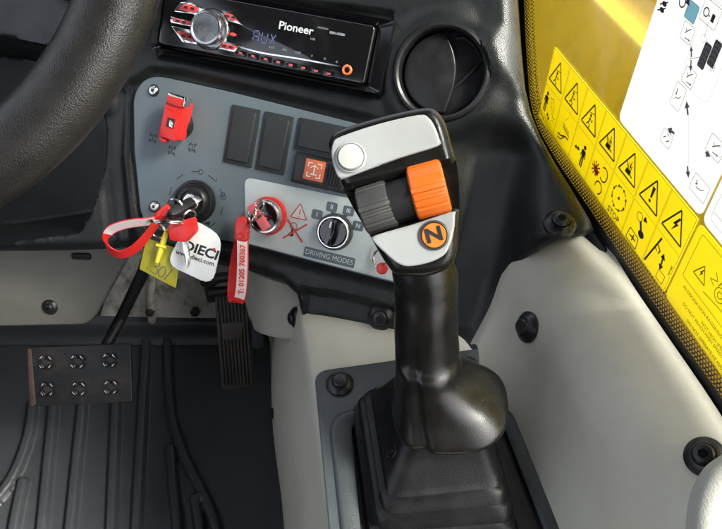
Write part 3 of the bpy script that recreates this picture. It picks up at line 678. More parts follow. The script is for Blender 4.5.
# isolator key (faded red), ring and hanging strap with phone number
ik = thing('isolator_key', 'faded pink-red flat key in the red-collared isolator switch', 'key', Fr(PF.W(*K(258, 217, .014)), PF.x, PF.y))
mb, X, _ = flatobj([K(247.3, 207, .030), K(254, 203, .030), K(270.5, 227, .030), K(264, 232, .030)], .0055, 'pink', bev=.0014, rr_=.002); mb.build('key_head', ik, fr=PF)
MB().box(tuple(K(262, 219, .018)), (.005, .003, .016), 'pink', .0006).build('key_blade', ik, fr=PF)
hs_ = thing('hanging_strap', 'red and white strap printed with a phone number hanging from the pink-red key', 'key strap', Fr(PF.W(*K(242, 228, .024)), PF.x, PF.y), group='red key straps')
mb = MB(); ringt(mb, K(251.5, 215.5, .030), .0088, (.3, 1, .1), (.5, -.1, .8), .0006); ringt(mb, K(258.5, 209.5, .034), .0072, (.35, 1, .0), (.75, -.1, .6), .0006); mb.build('split_ring', hs_, fr=PF)
mb = MB(); q = K(242.3, 229, .028); X = Matrix.Translation(q) @ Matrix.Rotation(radians(8), 4, 'Z'); mb.prism(rpoly([(-.0058, -.0105), (.0058, -.0105), (.0062, .004), (.004, .0105), (-.004, .0105), (-.0062, .004)], .003, 4), -.0035, .0035, 'red', .0015, X=X, both=True)
mb.lathe([(.003, .0034), (.003, .0042), (.002, .0044), (.0015, .0038)], 'red', c=(0, -.0055), n=20, X=X); mb.build('strap_clasp', hs_, fr=PF)
mb = MB(); Zp = Vector((0, 0, 1))
p_f = [K(242.5, 236, .029), K(242.8, 250, .030), K(242.6, 270, .031), K(241.3, 290, .031), K(239.3, 299, .029), K(236.2, 302, .026), K(233.6, 298, .022), K(233.4, 285, .020), K(235.5, 265, .021), K(238.8, 248, .024), K(241, 238, .026)]
sp3 = spl(p_f, 6); wd3 = Vector((1, .10, -.25)); mb.strap(sp3, wd3, .0098, .0011, 'redband', 'redband')
k1 = int(len(sp3) * .40); pr = [p + Vector((0, 0, .0009)) for p in sp3[1:k1]]; mb.strap(pr, wd3, .0086, .0004, 'band', 'band')
a, b = K(242.9, 243, .0325), K(241.0, 296, .0332); d = (a - b).normalized(); sdv = Vector((1, .1, -.25)); sdv = (sdv - d * sdv.dot(d)).normalized(); nn = d.cross(-sdv)
nn = -nn if nn.z < 0 else nn
X = Matrix((d, nn.cross(d), nn)).transposed().to_4x4(); X.translation = a.lerp(b, .5) + nn * .0004
mb.text('T: 01205 760367', .0062, 0, -.0002, 0, 'redink', X=X, off=.00022, sx=1.0)
mb.build('strap_band', hs_, fr=PF)
# red tag on a ring, half hidden by the joystick
rt = thing('red_pull_tag', 'small round red tag on a wire ring half hidden beside the joystick head', 'key fob', Fr(PF.W(*K(381, 267, .01)), PF.x, PF.y))
mb = MB(); ringt(mb, K(379, 259, .012), .0075, (0, 1, 0), (.7, 0, .5), .0006); mb.build('split_ring', rt, fr=PF)
mb = MB(); mb.lathe([(0, -.0022), (.0038, -.0020), (.0050, 0), (.0038, .0020), (0, .0024)], 'red', n=24, X=Matrix.Translation(K(382, 268.5, .014))); mb.build('tag_disc', rt, fr=PF)

# ============================================================ STEERING WHEEL
wc = P(-185, -100, .40); wn = (CAM - wc).normalized(); wn = (wn * .6 + Vector((.10, -.62, .75)) * .4).normalized(); wn = -cF
WF = Fr(wc, cR, cU)
sw = thing('steering_wheel', 'thick grained black steering wheel rim crossing the upper left corner', 'steering wheel', WF)
RW = 318 * .40 / FPX; rr = 39.5 * .40 / FPX
mb = MB(); rings = []
n = 160
vs = []; fs = []; nn_ = 28
for i in range(n):
    a = 2 * pi * i / n
    for j in range(nn_):
        b = 2 * pi * j / nn_; rq = rr * (1 + .015 * cos(2 * b)); q = RW + rq * cos(b); vs.append((q * cos(a), q * sin(a), rq * .92 * sin(b)))
for i in range(n):
    for j in range(nn_): fs.append((i * nn_ + j, ((i + 1) % n) * nn_ + j, ((i + 1) % n) * nn_ + (j + 1) % nn_, i * nn_ + (j + 1) % nn_))
mb.add(vs, fs, 'leather'); mb.build('rim', sw)
MB().lathe([(.045, -.06), (.052, -.03), (.050, -.022), (.03, -.016), (0, -.014)], 'black', n=48).build('hub', sw)
for k in range(3):
    a = radians(30 + 120 * k); mb = MB(); mb.tube([(cos(a) * .035, sin(a) * .035, -.03), (cos(a) * .09, sin(a) * .09, -.022), (cos(a) * RW, sin(a) * RW, -.004)], [.014, .011, .009], 'black', n=14); mb.build('spoke', sw)
mb = MB(); a = Vector((0, 0, -.05)); mb.tube([a, a + Vector((.02, .06, -.14)), a + Vector((.05, .12, -.30))], [.035, .04, .055], 'matt', n=24); mb.build('steering_column', sw)

# ============================================================ SIDE CONSOLE (beige), gear plate
ZT = .415
def G(x, y, z): 
    r = ray(x, y); return CAM + r * ((z - CAM.z) / r.z)
con = thing('side_console', 'cream plastic side console carrying the joystick plate, falling away to the floor mat', 'console', Fr((.03, .25, 0), (1, 0, 0), (0, 1, 0)))
mb = MB()
# cross-sections from front to back: floor edge, flank, shoulder, top edge, top middle, top right
edge_px = [(262, 292), (275, 322), (309, 352), (318, 400), (327, 460), (338, 529), (352, 610)]
rows = []
for y_, xf, xt, zt in ((.05, -.060, .006, ZT), (.15, -.070, -.010, ZT), (.22, -.076, -.022, ZT), (.30, -.086, -.035, ZT), (.35, -.094, -.044, ZT), (.39, -.102, -.052, ZT - .004), (.43, -.109, -.058, ZT - .02), (.50, -.117, -.064, ZT - .045), (.61, -.131, -.075, ZT - .08), (.74, -.168, -.10, ZT - .12)):
    rows.append([Vector(q) for q in ((xf, y_, 0), (xf + .005, y_, zt * .42), (xf * .42 + xt * .58 - .006, y_, zt - .105), (xt - .010, y_, zt - .034), (xt - .0035, y_, zt - .008), (xt + .004, y_, zt - .001), (xt + .02, y_, zt), (xt + .06, y_, zt), (.17, y_, zt))])
mb.patch(rows, 'beige', nu=8, nv=6); mb.build('console_shell', con, fr=WORLD, ang=70)
# upper front cheek with its own seam, and bolts on the flank
mb = MB(); ck = [[P(236, 262, .86), P(258, 275, .735), P(285, 284, .705), P(302, 290, .70)], [P(244, 300, .86), P(259, 300, .74), P(285, 302, .703), P(304, 306, .695)], [P(252, 326, .86), P(262, 331, .745), P(285, 336, .705), P(304, 337, .697)], [P(254, 328, .88), P(263, 333.5, .755), P(285, 338.5, .715), P(304, 339, .707)]]
mb.patch(ck, 'beige', nu=6, nv=6); mb.build('front_cheek', con, fr=WORLD, ang=70)
bolt('bolt', con, Fr(P(296, 318, .694), (.35, -.9, .1), (.2, .2, .9)), .0105)
bolt('bolt', con, Fr(P(277, 413, .84), (.1, -1, 0), (.12, .0, 1)), .0105)

# slate mounting plate with raised frame round the joystick opening
PZ = .421
gp = thing('mounting_plate', 'slate grey plate bolted on the cream console, framing the joystick boot', 'mounting plate', Fr(G(440, 450, PZ), (1, 0, 0), (0, 1, 0)))
GF_ = OBF[gp]
def gz(l, z=PZ): return [tuple((G(x, y, z) - GF_.o)[:2]) for x, y in l]
def resamp(pts, n):
    V = [Vector(p) for p in pts]; L = [0]
    for i in range(len(V)): L.append(L[-1] + (V[(i + 1) % len(V)] - V[i]).length)
    out = []; j = 0
    for k in range(n):
        t = L[-1] * k / n
        while L[j + 1] < t: j += 1
        out.append(tuple(V[j % len(V)].lerp(V[(j + 1) % len(V)], (t - L[j]) / max(1e-9, L[j + 1] - L[j]))))
    return out
def rr4(l, r, n=220):
    q = rpoly([Vector(p) for p in gz(l)], r, 8); return resamp(q, n)
outer = rr4([(314, 371.5), (498, 346), (600, 625), (338, 628)], [.012, .012, .01, .01])
f1 = rr4([(327, 412), (510, 402), (592, 612), (349, 612)], .022); f2 = rr4([(333, 416), (507, 406), (586, 606), (354, 606)], .020)
f3 = rr4([(350, 420), (497, 410), (570, 598), (367, 598)], .014)
def cen(p): return Vector((sum(a for a, b in p) / len(p), sum(b for a, b in p) / len(p)))
mb = MB()
mb.ring(outer, outer, -.006, 0, 'plate'); 
sh = [(cen(outer).x + (a - cen(outer).x) * .988, cen(outer).y + (b - cen(outer).y) * .988) for a, b in outer]
mb.ring(outer, sh, 0, .0008, 'plate'); mb.ring(sh, f1, .0008, .0008, 'plate'); mb.build('base_plate', gp)
mb = MB(); mid = [((a[0] + b[0]) / 2, (a[1] + b[1]) / 2) for a, b in zip(f1, f2)]
mb.ring(f1, mid, .0008, .0036, 'plate'); mb.ring(mid, f2, .0036, .0042, 'plate'); mb.ring(f2, [((a[0] * .3 + b[0] * .7), (a[1] * .3 + b[1] * .7)) for a, b in zip(f2, f3)], .0042, .0032, 'plate_lea')
g3 = [((a[0] * .3 + b[0] * .7), (a[1] * .3 + b[1] * .7)) for a, b in zip(f2, f3)]; mb.ring(g3, f3, .0032, .0015, 'plate'); mb.ring(f3, f3, .0015, -.004, 'matt'); mb.flat(f3, -.004, 'matt')
mb.build('raised_frame', gp, ang=50)
for x, y in ((340, 384), (468, 369)): bolt('bolt', gp, Fr(G(x, y, PZ + .001), (1, 0, 0), (0, 1, 0)), .0112)

# ============================================================ RIGHT CREAM TRIM PANEL
tr_ = thing('side_trim', 'large smooth cream trim panel sloping from the side window down to the joystick plate', 'trim panel', Fr(G(560, 529, .42), (1, 0, 0), (0, 1, 0)))
def S_(x, y, h=.004): return GF.W(*GF.p3(x, y, h))
sill = [(594, 228), (600, 236), (632, 284), (664, 331), (721, 415), (800, 545), (900, 715)]
plt = [(476, 345), (466, 352), (482, 384), (503, 415), (549, 529), (600, 650), (668, 820)]
mb = MB(); rows = []
prof = [(0, 0, 0), (.05, .07, .005), (.14, .15, .011), (.30, .27, .019), (.50, .45, .017), (.72, .72, .006), (1, 1, 0)]
front = [P(597, 228, .592), P(585, 234, .588), P(564, 238, .590), P(538, 248, .598), P(514, 270, .606), (P(498, 310, .612)), P(478, 348, .613)]
rows.append([p + Vector((-.004, .012, -.012)) for p in front]); rows.append([p.copy() for p in front])
nrm = Vector((-.55, -.12, .83)).normalized()
for i, (a, b) in list(enumerate(zip(sill, plt)))[2:]:
    A = S_(*a); B = G(b[0], b[1], .4165)
    rows.append([A.lerp(B, tx) + nrm * bl for tx, tz, bl in prof])
mb.patch(rows, 'beige', nu=10, nv=8); bvt = BVHTree.FromPolygons(mb.V, mb.F); mb.build('trim_panel', tr_, fr=WORLD, ang=80)
def surf_frame(x, y):
    loc, nr, _, _ = bvt.ray_cast(CAM, ray(x, y).normalized())
    if nr.dot(ray(x, y)) > 0: nr = -nr
    xx = nr.cross(Vector((0, .3, 1))); return Fr(loc, xx, nr.cross(xx))
bolt('bolt', tr_, surf_frame(528, 327), .0122)
bolt('bolt', tr_, surf_frame(705, 457), .0122)
# armrest edge in the lower right corner
AF = Fr(P(720, 520, .40), cR, cU)
mb = MB(); o = [AF.px(x, y) for x, y in t2(spl([(697, 535), (701, 505), (711, 482), (727, 466), (765, 448), (840, 452), (870, 560), (810, 650), (720, 640), (698, 580)], 6, True))]
mb.pillow(o, lambda U, V: 0 * U, 'armrest', er=.008, skirt=.006, sp=.005); mb.build('armrest_cover', None, fr=AF, label='cream rounded armrest cover edge in the lower right corner', cat='armrest', ang=60)

# ============================================================ JOYSTICK
JF = Fr(P(392, 190, .43), cR, cU); hn = (-(P(392, 190, 1) - CAM).normalized() + Vector((-.10, 0, .12))).normalized()
tilt = radians(15); jx = cR * cos(tilt) + cU * sin(tilt); jx = jx - hn * jx.dot(hn)
JF = Fr(P(392, 190, .43), jx, hn.cross(jx))
js = thing('joystick', 'tall black joystick with silver-faced head, grey and orange thumb wheels and a round N button', 'joystick', Fr(G(447, 480, .42), (1, 0, 0), (0, 1, 0)))
hp = [(327.5, 149), (328.5, 137), (338, 128), (380, 115), (423, 105.5), (436, 108.5), (445, 121), (452, 145), (457.5, 169), (459.5, 205), (457.5, 249), (450, 266), (436, 274), (419, 277), (397, 275), (386, 265), (371.5, 241), (343.7, 193)]
hc = Vector(JF.px(395, 190))
ho = t2(spl([JF.px(x, y) for x, y in hp], 4, True))
wl = JF.pts([(340, 190), (460, 158), (468, 206), (362, 240)])
def head_h(U, V):
    h = -.0005 - ((U - hc.x) ** 2) * 1.2
    d, ins = npdist(U, V, wl); s_ = np.where(ins, d, -d); h -= .010 * sst(s_, -.002, .004)
    return h
mb = MB(); mb.pillow(ho, head_h, 'handle', er=.006, skirt=.010, sp=.0022)
# back shell of the head: shrinking rings behind the face
k = len(ho)
def scaled(pts, s, c, sx_=None): return [(c[0] + (p[0] - c[0]) * (sx_ or s), c[1] + (p[1] - c[1]) * s) for p in pts]
rings = []
for s_, z_ in ((1.0, -.009), (1.0, -.016), (.97, -.026), (.90, -.034), (.72, -.040), (.4, -.043)): rings.append([Vector((p[0], p[1], z_)) for p in scaled(ho, s_, hc)])
mb.loft(rings[::-1] if area2(ho) > 0 else rings, 'handle'); hd_ = mb.build('head_shell', js, fr=JF, ang=50)
tp = [(330.5, 156), (332, 143), (340, 136.5), (378, 124), (419, 114.5), (429, 117), (435, 125), (440, 138), (438.5, 146), (400, 158.5), (346.5, 178), (339, 178.5), (334.5, 172)]
tpl = t2(spl([JF.px(x, y) for x, y in tp], 3, True)); tc = JF.px(385, 148)
hcur = lambda U, V: .0016 - ((U - hc.x) ** 2) * 1.2
MB().pillow(scaled(tpl, .985, tc), hcur, 'silver', er=.0012, skirt=.004, sp=.003).build('face_plate', js, fr=JF, ang=50)
lpz = [(372.8, 240.5), (376, 235), (414, 224), (452, 211.5), (455, 216), (454, 230), (450, 245), (443.5, 255.5), (428, 263), (408, 266.3), (397, 263), (386, 254)]
lpl = t2(spl([JF.px(x, y) for x, y in lpz], 3, True))
MB().pillow(lpl, hcur, 'silver', er=.0012, skirt=.004, sp=.003).build('face_plate', js, fr=JF, ang=50)
# round white button
c = JF.px(350.4, 156.7, .004); zz = -((c[0] - hc.x) ** 2) * 1.2
bt = MB().lathe([(.0088, zz + .0005), (.0088, zz + .0028), (.0080, zz + .0032), (.0076, zz + .0020)], 'silver', c=c, n=40).build('push_button', js, fr=JF)
MB().lathe([(.0074, zz + .001), (.0074, zz + .0042), (.0068, zz + .0052), (.004, zz + .0058), (0, zz + .0060)], 'white_btn', c=c, n=36).build('button_cap', bt, fr=JF)
c = JF.px(434.0, 235.3, .003); zz = -((c[0] - hc.x) ** 2) * 1.2
bt = MB().lathe([(.0086, zz + .001), (.0086, zz + .0030), (.0076, zz + .0034), (.0072, zz + .0022)], 'wheel_gr', c=c, n=40).build('neutral_button', js, fr=JF)
mb = MB(); mb.lathe([(.0070, zz + .001), (.0070, zz + .0033), (.0066, zz + .0037), (0, zz + .0039)], 'orange_n', c=c, n=36)
mb.text('N', .0112, c[0], c[1], zz + .0042, 'ink', ang=0, off=.0004, sx=1.15, shear=0.0); mb.build('button_cap', bt, fr=JF)
# thumb wheels: barrels with fins turning on an axis along the head's width
def thumb(c0, c1, rad, zc, m, mdark, name, logo):
    a = Vector((*c0, zc)); b = Vector((*c1, zc)); ax = (b - a).normalized(); L = (b - a).length; yy = Vector((0, 0, 1)).cross(ax).normalized()
    n = 144; rings = []
    for q, f in ((0, .86), (.05, .97), (.12, 1.), (.5, 1.0), (.88, 1.), (.95, .97), (1, .86)):
        ring_ = []
        for i in range(n):
            t_ = 2 * pi * i / n
            rg = rad * f
            if .03 < q < .97: rg *= 1 + .028 * (1 if (i % 6) < 3 else -1) * (1 if (i // 18) % 2 == 0 else .15)
            ring_.append(a + ax * L * q + (yy * cos(t_) + Vector((0, 0, 1)) * sin(t_)) * rg)
        rings.append(ring_)
    mb = MB(); mb.loft(rings, m)
    w_ = mb.build(name, js, fr=JF, ang=25)
    # raised centre ridge across the wheel
    mb = MB(); X = Matrix((ax, yy, Vector((0, 0, 1)))).transposed().to_4x4(); X.translation = a.lerp(b, .5) + Vector((0, 0, rad * .985))
    mb.box((0, 0, 0), (L * .97, .0032, .0030), m, .0008, X=X)
    if logo: mb.stroke(rrect(L * .12, .0058, .0052, .0022, .0008, 2), .0003, .0010 - .0022, mdark, closed=True, X=X)
    mb.build('centre_ridge', w_, fr=JF)
g0 = JF.px(359.5, 212, .0); g1 = JF.px(391, 202, .0); thumb(g0, g1, .0140, -.0075, 'wheel_gr', 'ink', 'grey_thumb_wheel', 0)
o0_ = JF.px(411, 193, .004); o1_ = JF.px(446, 184, .004); thumb(o0_, o1_, .0158, -.0060, 'orange', 'orange_dk', 'orange_thumb_wheel', 1)
mb = MB(); a = JF.px(388, 203); b = JF.px(414, 194); mb.tube([(a[0], a[1], -.006), (b[0], b[1], -.005)], .0118, 'matt', n=28); mb.build('wheel_axle', js, fr=JF)
# neck and palm rest: one lofted grip
JW = WORLD
rg = [(419, 225, .462, 25, .8), (423, 258, .470, 31, .85), (425, 272, .475, 33, .9), (426, 283, .478, 32, .95), (426, 300, .482, 31.5, 1), (426, 325, .4885, 31.8, 1), (427, 345, .494, 32.3, 1)]
for x_, y_, z_, h_ in ((427.5, 358, .532, 32.2), (430, 368, .524, 34.5), (435, 378, .515, 40), (441, 387, .507, 46.5), (446.5, 395, .5005, 53), (449, 400, .4965, 56.5), (449, 402, .4945, 57), (449, 404, .4925, 56), (448.5, 406, .4905, 51), (447, 409, .487, 42), (447, 416, .479, 34)):
    rg.append((x_, y_, (CAM.z - z_) / -ray(x_, y_).z, h_, 1))
rg = [Vector(r) for r in rg]; fine = spl(rg, 5)
rings = []
for r in fine:
    c = P(r[0], r[1], r[2]); a = r[3] * r[2] / FPX; q_ = min(1, max(0, (r[3] - 33) / 15)); g_ = min(1, max(0, (r[1] - 300) / 50)); rg_ = []
    for j in range(96):
        t_ = 2 * pi * j / 96; ex = 2 / (2 + .7 * q_); ct, st_ = cos(t_), sin(t_)
        fx = math.copysign(abs(ct) ** ex, ct); fy = math.copysign(abs(st_) ** ex, st_); dd = t_ - radians(246)
        f_ = 1 - .075 * g_ * math.exp(-(dd / .13) ** 2) + .02 * g_ * math.exp(-((dd + .38) / .22) ** 2)
        rg_.append(c + Vector((a * fx * f_, a * r[4] * fy * f_ * ((1 - .25 * q_) if st_ > 0 else 1 - .03 * q_), q_ * .13 * a * ct)))
    rings.append(rg_)
mb = MB(); mb.loft(rings[::-1], 'handle'); mb.build('grip', js, fr=WORLD, ang=60)
# rubber boot: stepped square bellows
bdir = Vector((-.13, .99, 0))
def sq(z, fl_, fr_, dep, r=.010, n=96):
    a = G(fl_[0], fl_[1], z); b = G(fr_[0], fr_[1], z); c = [a, b, b + bdir * dep, a + bdir * dep]
    return [Vector((p[0], p[1], z)) for p in resamp(rpoly(c, r, 8), n)]
bo = [(.478, (412, 436), (478, 432), .050), (.476, (407, 444), (488, 438), .056), (.474, (405, 448), (491, 442), .060), (.471, (403, 453), (493, 446), .063), (.461, (394, 479), (499, 468), .077), (.455, (389, 491), (503, 479), .084), (.4535, (387, 495), (505, 483), .087), (.452, (387, 499), (505, 487), .087),
      (.4505, (394, 498), (498, 486), .080), (.449, (394, 501), (498, 489), .080), (.447, (384, 504), (507, 493), .092), (.4445, (381, 510), (510, 499), .096), (.442, (382, 515), (510, 504), .096),
      (.4405, (389, 513), (503, 502), .089), (.439, (389, 516), (503, 505), .089), (.437, (378, 519), (513, 508), .101), (.433, (375, 527), (516, 517), .105), (.430, (376, 532), (516, 522), .105),
      (.4285, (384, 531), (508, 521), .097), (.427, (384, 534), (508, 524), .097), (.425, (371, 540), (519, 529), .110), (.417, (369, 552), (522, 541), .114)]
mb = MB(); mb.loft([sq(*q) for q in bo][::-1], 'rubber'); mbv = mb; mb.build('rubber_boot', js, fr=WORLD, ang=50)
loc, nr, _, _ = BVHTree.FromPolygons(mbv.V, mbv.F).ray_cast(CAM, ray(392, 452).normalized())
if nr.dot(ray(392, 452)) > 0: nr = -nr
F = Fr(loc, nr.cross(Vector((0, .3, 1))), nr.cross(nr.cross(Vector((0, .3, 1)))))
mb = MB(); mb.lathe([(.0048, -.001), (.0048, .0008), (.0042, .0012), (.0036, .0005)], 'rubber', n=28, sx=1., sy=1.2); mb.box((0, 0, .0006), (.0028, .0045, .0012), 'rubber', .0004); mb.build('moulded_emblem', js, fr=F)

# ============================================================ SIDE WINDOW, exterior body
wi = thing('side_window', 'side window with dotted black border and black rubber seal, right of the dashboard', 'window', GF.at(600, 150))
def gpts(l, h=0): return GF.pts(l, h)
edge = gpts([(519, -60), (522, 0), (525, 60), (531, 114), (550, 155), (591, 217), (658, 316), (722, 406), (820, 560)])
ed = t2(spl(edge, 6))
# glass pane: everything right/up of the edge
topr = [(ed[-1][0] + .05, ed[-1][1]), (ed[-1][0] + .05, .42), (ed[0][0], .42)]
mb = MB(); mb.prism([(p[0], p[1]) for p in ed] + topr, -.004, -.0005, 'glass'); mb.build('glass_pane', wi, fr=GF)
# printed border: solid band, then perforated cells, then dots
def inward(pl, d):
    out = []
    for i in range(len(pl)):
        a = Vector(pl[max(i - 1, 0)]); b = Vector(pl[min(i + 1, len(pl) - 1)]); t_ = (b - a).normalized(); out.append(Vector(pl[i]) + Vector((-t_.y, t_.x)) * d)
    return out
sgn = 1 if inward(ed, .01)[10].y > ed[10][1] or inward(ed, .01)[10].x > ed[10][0] else -1
mb = MB(); A = inward(ed, -.012 * sgn); B = inward(ed, .0045 * sgn); kk = len(ed)
mb.add([(p.x, p.y, .0002) for p in A] + [(p.x, p.y, .0002) for p in B], [(i, i + 1, kk + i + 1, kk + i) for i in range(kk - 1)], 'ink')
pitch = .0031; L = [0]
for i in range(1, kk): L.append(L[-1] + (Vector(ed[i]) - Vector(ed[i - 1])).length)
def onedge(s):
    for i in range(1, kk):
        if L[i] >= s or i == kk - 1:
            t_ = (s - L[i - 1]) / (L[i] - L[i - 1]); p = Vector(ed[i - 1]).lerp(Vector(ed[i]), t_); d = (Vector(ed[i]) - Vector(ed[i - 1])).normalized(); return p, d
ncol = int(L[-1] / pitch)
for rw in range(7):
    for k in range(ncol):
        s_ = (k + (.5 if rw % 2 else 0)) * pitch; p, d = onedge(s_); nn = Vector((-d.y, d.x)) * sgn; c = p + nn * (.0045 + pitch * .5 + rw * pitch * .866)
        hr = pitch * (.26 + .05 * rw) if rw < 5 else 0
        hexo = [(c.x + pitch * .577 * (d.x * cos(t_) + nn.x * sin(t_)), c.y + pitch * .577 * (d.y * cos(t_) + nn.y * sin(t_))) for t_ in [pi / 6 + pi / 6 * j * 1.0 for j in range(12)]]
        # hexagon with 12 samples (corner, edge-mid)
        hexo = []
        for j in range(12):
            t_ = pi / 6 * j + pi / 6; rad = pitch * (.577 if j % 2 == 0 else .5)
            hexo.append((c.x + rad * (d.x * cos(t_) + nn.x * sin(t_)), c.y + rad * (d.y * cos(t_) + nn.y * sin(t_))))
        if rw < 5:
            inn = [(c.x + hr * (d.x * cos(pi / 6 * j + pi / 6) + nn.x * sin(pi / 6 * j + pi / 6)), c.y + hr * (d.y * cos(pi / 6 * j + pi / 6) + nn.y * sin(pi / 6 * j + pi / 6))) for j in range(12)]
            mb.ring(hexo, inn, .0002, .0002, 'ink')
        else:
            mb.flat(circ((c.x, c.y), pitch * (.36 - .1 * (rw - 5)), 8), .0002, 'ink')
mb.build('dotted_border', wi, fr=GF)
mb = MB(); mb.tube([(p.x, p.y, .003) for p in inward(ed, -.009 * sgn)], .0055, 'matt', n=12); mb.build('rubber_seal', wi, fr=GF, ang=60)

# ---- warning sticker
SU0, SV0 = GF.px(539, 116); SU1, SV1 = GF.px(699.7, 219); SW, SH = SU1 - SU0, SV1 - SV0
WSF = Fr(GF.W(SU0, SV0, .0006), GF.x, GF.y); mb = MB(); cw = SW / 7; rh = SH / 2
mb.prism(rrect(SW / 2, SH / 2, SW, SH, .0015, 3), 0, .0003, 'ylw'); z = .0004
def X_(u, v): return (u * cw, v * rh)
def ST(pts, w=.0009, m='ink', dz=0, closed=False): mb.stroke(pts, w, z + dz, m, closed=closed)
for i in range(1, 7): ST([(i * cw - .0005, .001), (i * cw - .0005, SH - .001)], .00022); ST([(i * cw + .0005, .001), (i * cw + .0005, SH - .001)], .00022)
for i in range(7): ST([(i * cw + .0012, rh), ((i + 1) * cw - .0012, rh)], .00022, dz=.00002)
ST(rrect(SW / 2, SH / 2, SW - .0016, SH - .0016, .001, 3), .00025, dz=.00004, closed=True)
def man(u, v, s, pose=0, m='ink'):
    mb.flat(circ((u, v + s * .42), s * .10, 10), z, m)
    if pose == 0:   # standing
        mb.flat([(u - s * .11, v + s * .30), (u + s * .11, v + s * .30), (u + s * .09, v - s * .05), (u - s * .09, v - s * .05)], z + .00001, m)
        for k in (-1, 1): ST([(u + k * s * .055, v - s * .04), (u + k * s * .07, v - s * .5)], s * .09, m, .00002); ST([(u + k * s * .12, v + s * .27), (u + k * s * .17, v - s * .04)], s * .07, m, .00003)
    else:
        ST([(u, v + s * .3), (u - s * .08, v - s * .08)], s * .10, m, .00001); ST([(u - s * .02, v + s * .26), (u + s * .22, v + s * .08), (u + s * .3, v + s * .25)], s * .06, m, .00002)
        ST([(u - s * .08, v - s * .06), (u + s * .12, v - s * .24), (u + s * .02, v - s * .5)], s * .08, m, .00003); ST([(u - s * .08, v - s * .06), (u - s * .26, v - s * .3)], s * .08, m, .00004)
def arrow(a, b, w, m='ink', hd=2.6, dz=0, both=False):
    a = Vector(a); b = Vector(b); d = (b - a).normalized(); nn = Vector((-d.y, d.x)); e = b - d * w * hd; s_ = a + d * w * hd if both else a
    ST([s_, e], w, m, dz); mb.flat([tuple(b), tuple(e + nn * w * hd * .6), tuple(e - nn * w * hd * .6)], z + dz + .00001, m)
    if both: mb.flat([tuple(a), tuple(s_ - nn * w * hd * .6), tuple(s_ + nn * w * hd * .6)], z + dz + .00001, m)
for i in range(7):
    c = Vector(((i + .5) * cw, rh * 1.46)); s_ = cw * .39
    ST(rpoly([(c.x - s_, c.y - s_ * .78), (c.x + s_, c.y - s_ * .78), (c.x, c.y + s_ * 1.02)], .0012, 2), .0013, closed=True)
    if i < 3: man(c.x - .001, c.y - .0035, .0125, 1); ST([(c.x - .003, c.y + .0035), (c.x + .003, c.y + .005)], .0007, dz=.0001)
    elif i < 5:
        for dx in (-.0025, -.001, .0005, .002): ST([(c.x + dx, c.y - .003), (c.x + dx * 1.5 - .001, c.y + .002)], .0008, dz=.00005 + dx * .01)
        mb.flat([(c.x - .004, c.y - .006), (c.x + .002, c.y - .006), (c.x + .003, c.y - .002), (c.x - .003, c.y - .002)], z + .0001, 'ink'); arrow((c.x + .0005, c.y + .005), (c.x + .0005, c.y - .001), .0008, dz=.00015); ST([(c.x + .002, c.y - .0045), (c.x + .0055, c.y - .0055)], .0012, dz=.0001)
    elif i == 5:
        mb.flat([(c.x - .0009, c.y - .0025), (c.x + .0009, c.y - .0025), (c.x + .0016, c.y + .0062), (c.x - .0016, c.y + .0062)], z, 'ink'); mb.flat(circ((c.x, c.y - .005), .0013, 12), z, 'ink')
    else: mb.flat([(c.x + .0012, c.y + .0065), (c.x - .0028, c.y - .0008), (c.x - .0004, c.y - .0004), (c.x - .0022, c.y - .0062), (c.x + .003, c.y + .0016), (c.x + .0006, c.y + .0012), (c.x + .003, c.y + .0065)], z, 'ink')
b_ = rh * .5
# 1: person, boom outline, arrow
man(cw * .24, b_ + .003, .018); ST([(cw * .45, b_ + .010), (cw * .62, b_ + .012), (cw * .80, b_ + .001)], .0005, 'grey_ink'); ST([(cw * .5, b_ + .008), (cw * .78, b_ - .003), (cw * .9, b_ - .002)], .0005, 'grey_ink', .00003)
arrow((cw * .42, b_ - .004), (cw * .62, b_ - .009), .0012, both=True); ST(circ((cw * .82, b_ - .008), .003, 12, None, 0, 4, False), .0005, 'grey_ink', .00002)
# 2: ground hatch and prongs
c0 = cw * 1.5
ST([(c0 - .004, b_ + .0015), (c0 + .009, b_ - .001)], .0008)
for j in range(6): ST([(c0 - .003 + j * .0021, b_ + .0018 - j * .0004), (c0 - .0045 + j * .0021, b_ + .0052 - j * .0004)], .0006, dz=.00002 * (j + 1))
ST([(c0 - .009, b_ - .008), (c0 - .003, b_ - .007), (c0 + .004, b_ - .0035), (c0 + .009, b_ - .0035)], .0013, dz=.0002); ST([(c0 - .008, b_ - .011), (c0 - .002, b_ - .0098), (c0 + .002, b_ - .0055)], .0010, dz=.00025); ST([(c0 - .002, b_ + .008), (c0 + .001, b_ + .013)], .0004, 'grey_ink')
# 3: person pushed back by arrows
man(cw * 2.62, b_ - .001, .019); arrow((cw * 2.14, b_ - .001), (cw * 2.42, b_ + .001), .0013, both=True)
# 4: crossed load in red and two turning arrows
c0 = cw * 3.30; cq = b_ + .003
for j in range(5): a_ = j * pi / 5; ST([(c0 - .0062 * cos(a_), cq - .0062 * sin(a_)), (c0 + .0062 * cos(a_), cq + .0062 * sin(a_))], .0013, 'redink', .0001 + j * .00002)
mb.flat(circ((c0 + .002, cq - .002), .0027, 10), z, 'ink')
ST(circ((cw * 3.68, b_ + .0055), .0050, 14, .0058, -2.3, 2.3, False), .0011); ST(circ((cw * 3.62, b_ - .0080), .0048, 14, .0050, -1.2, 3.4, False), .0011)
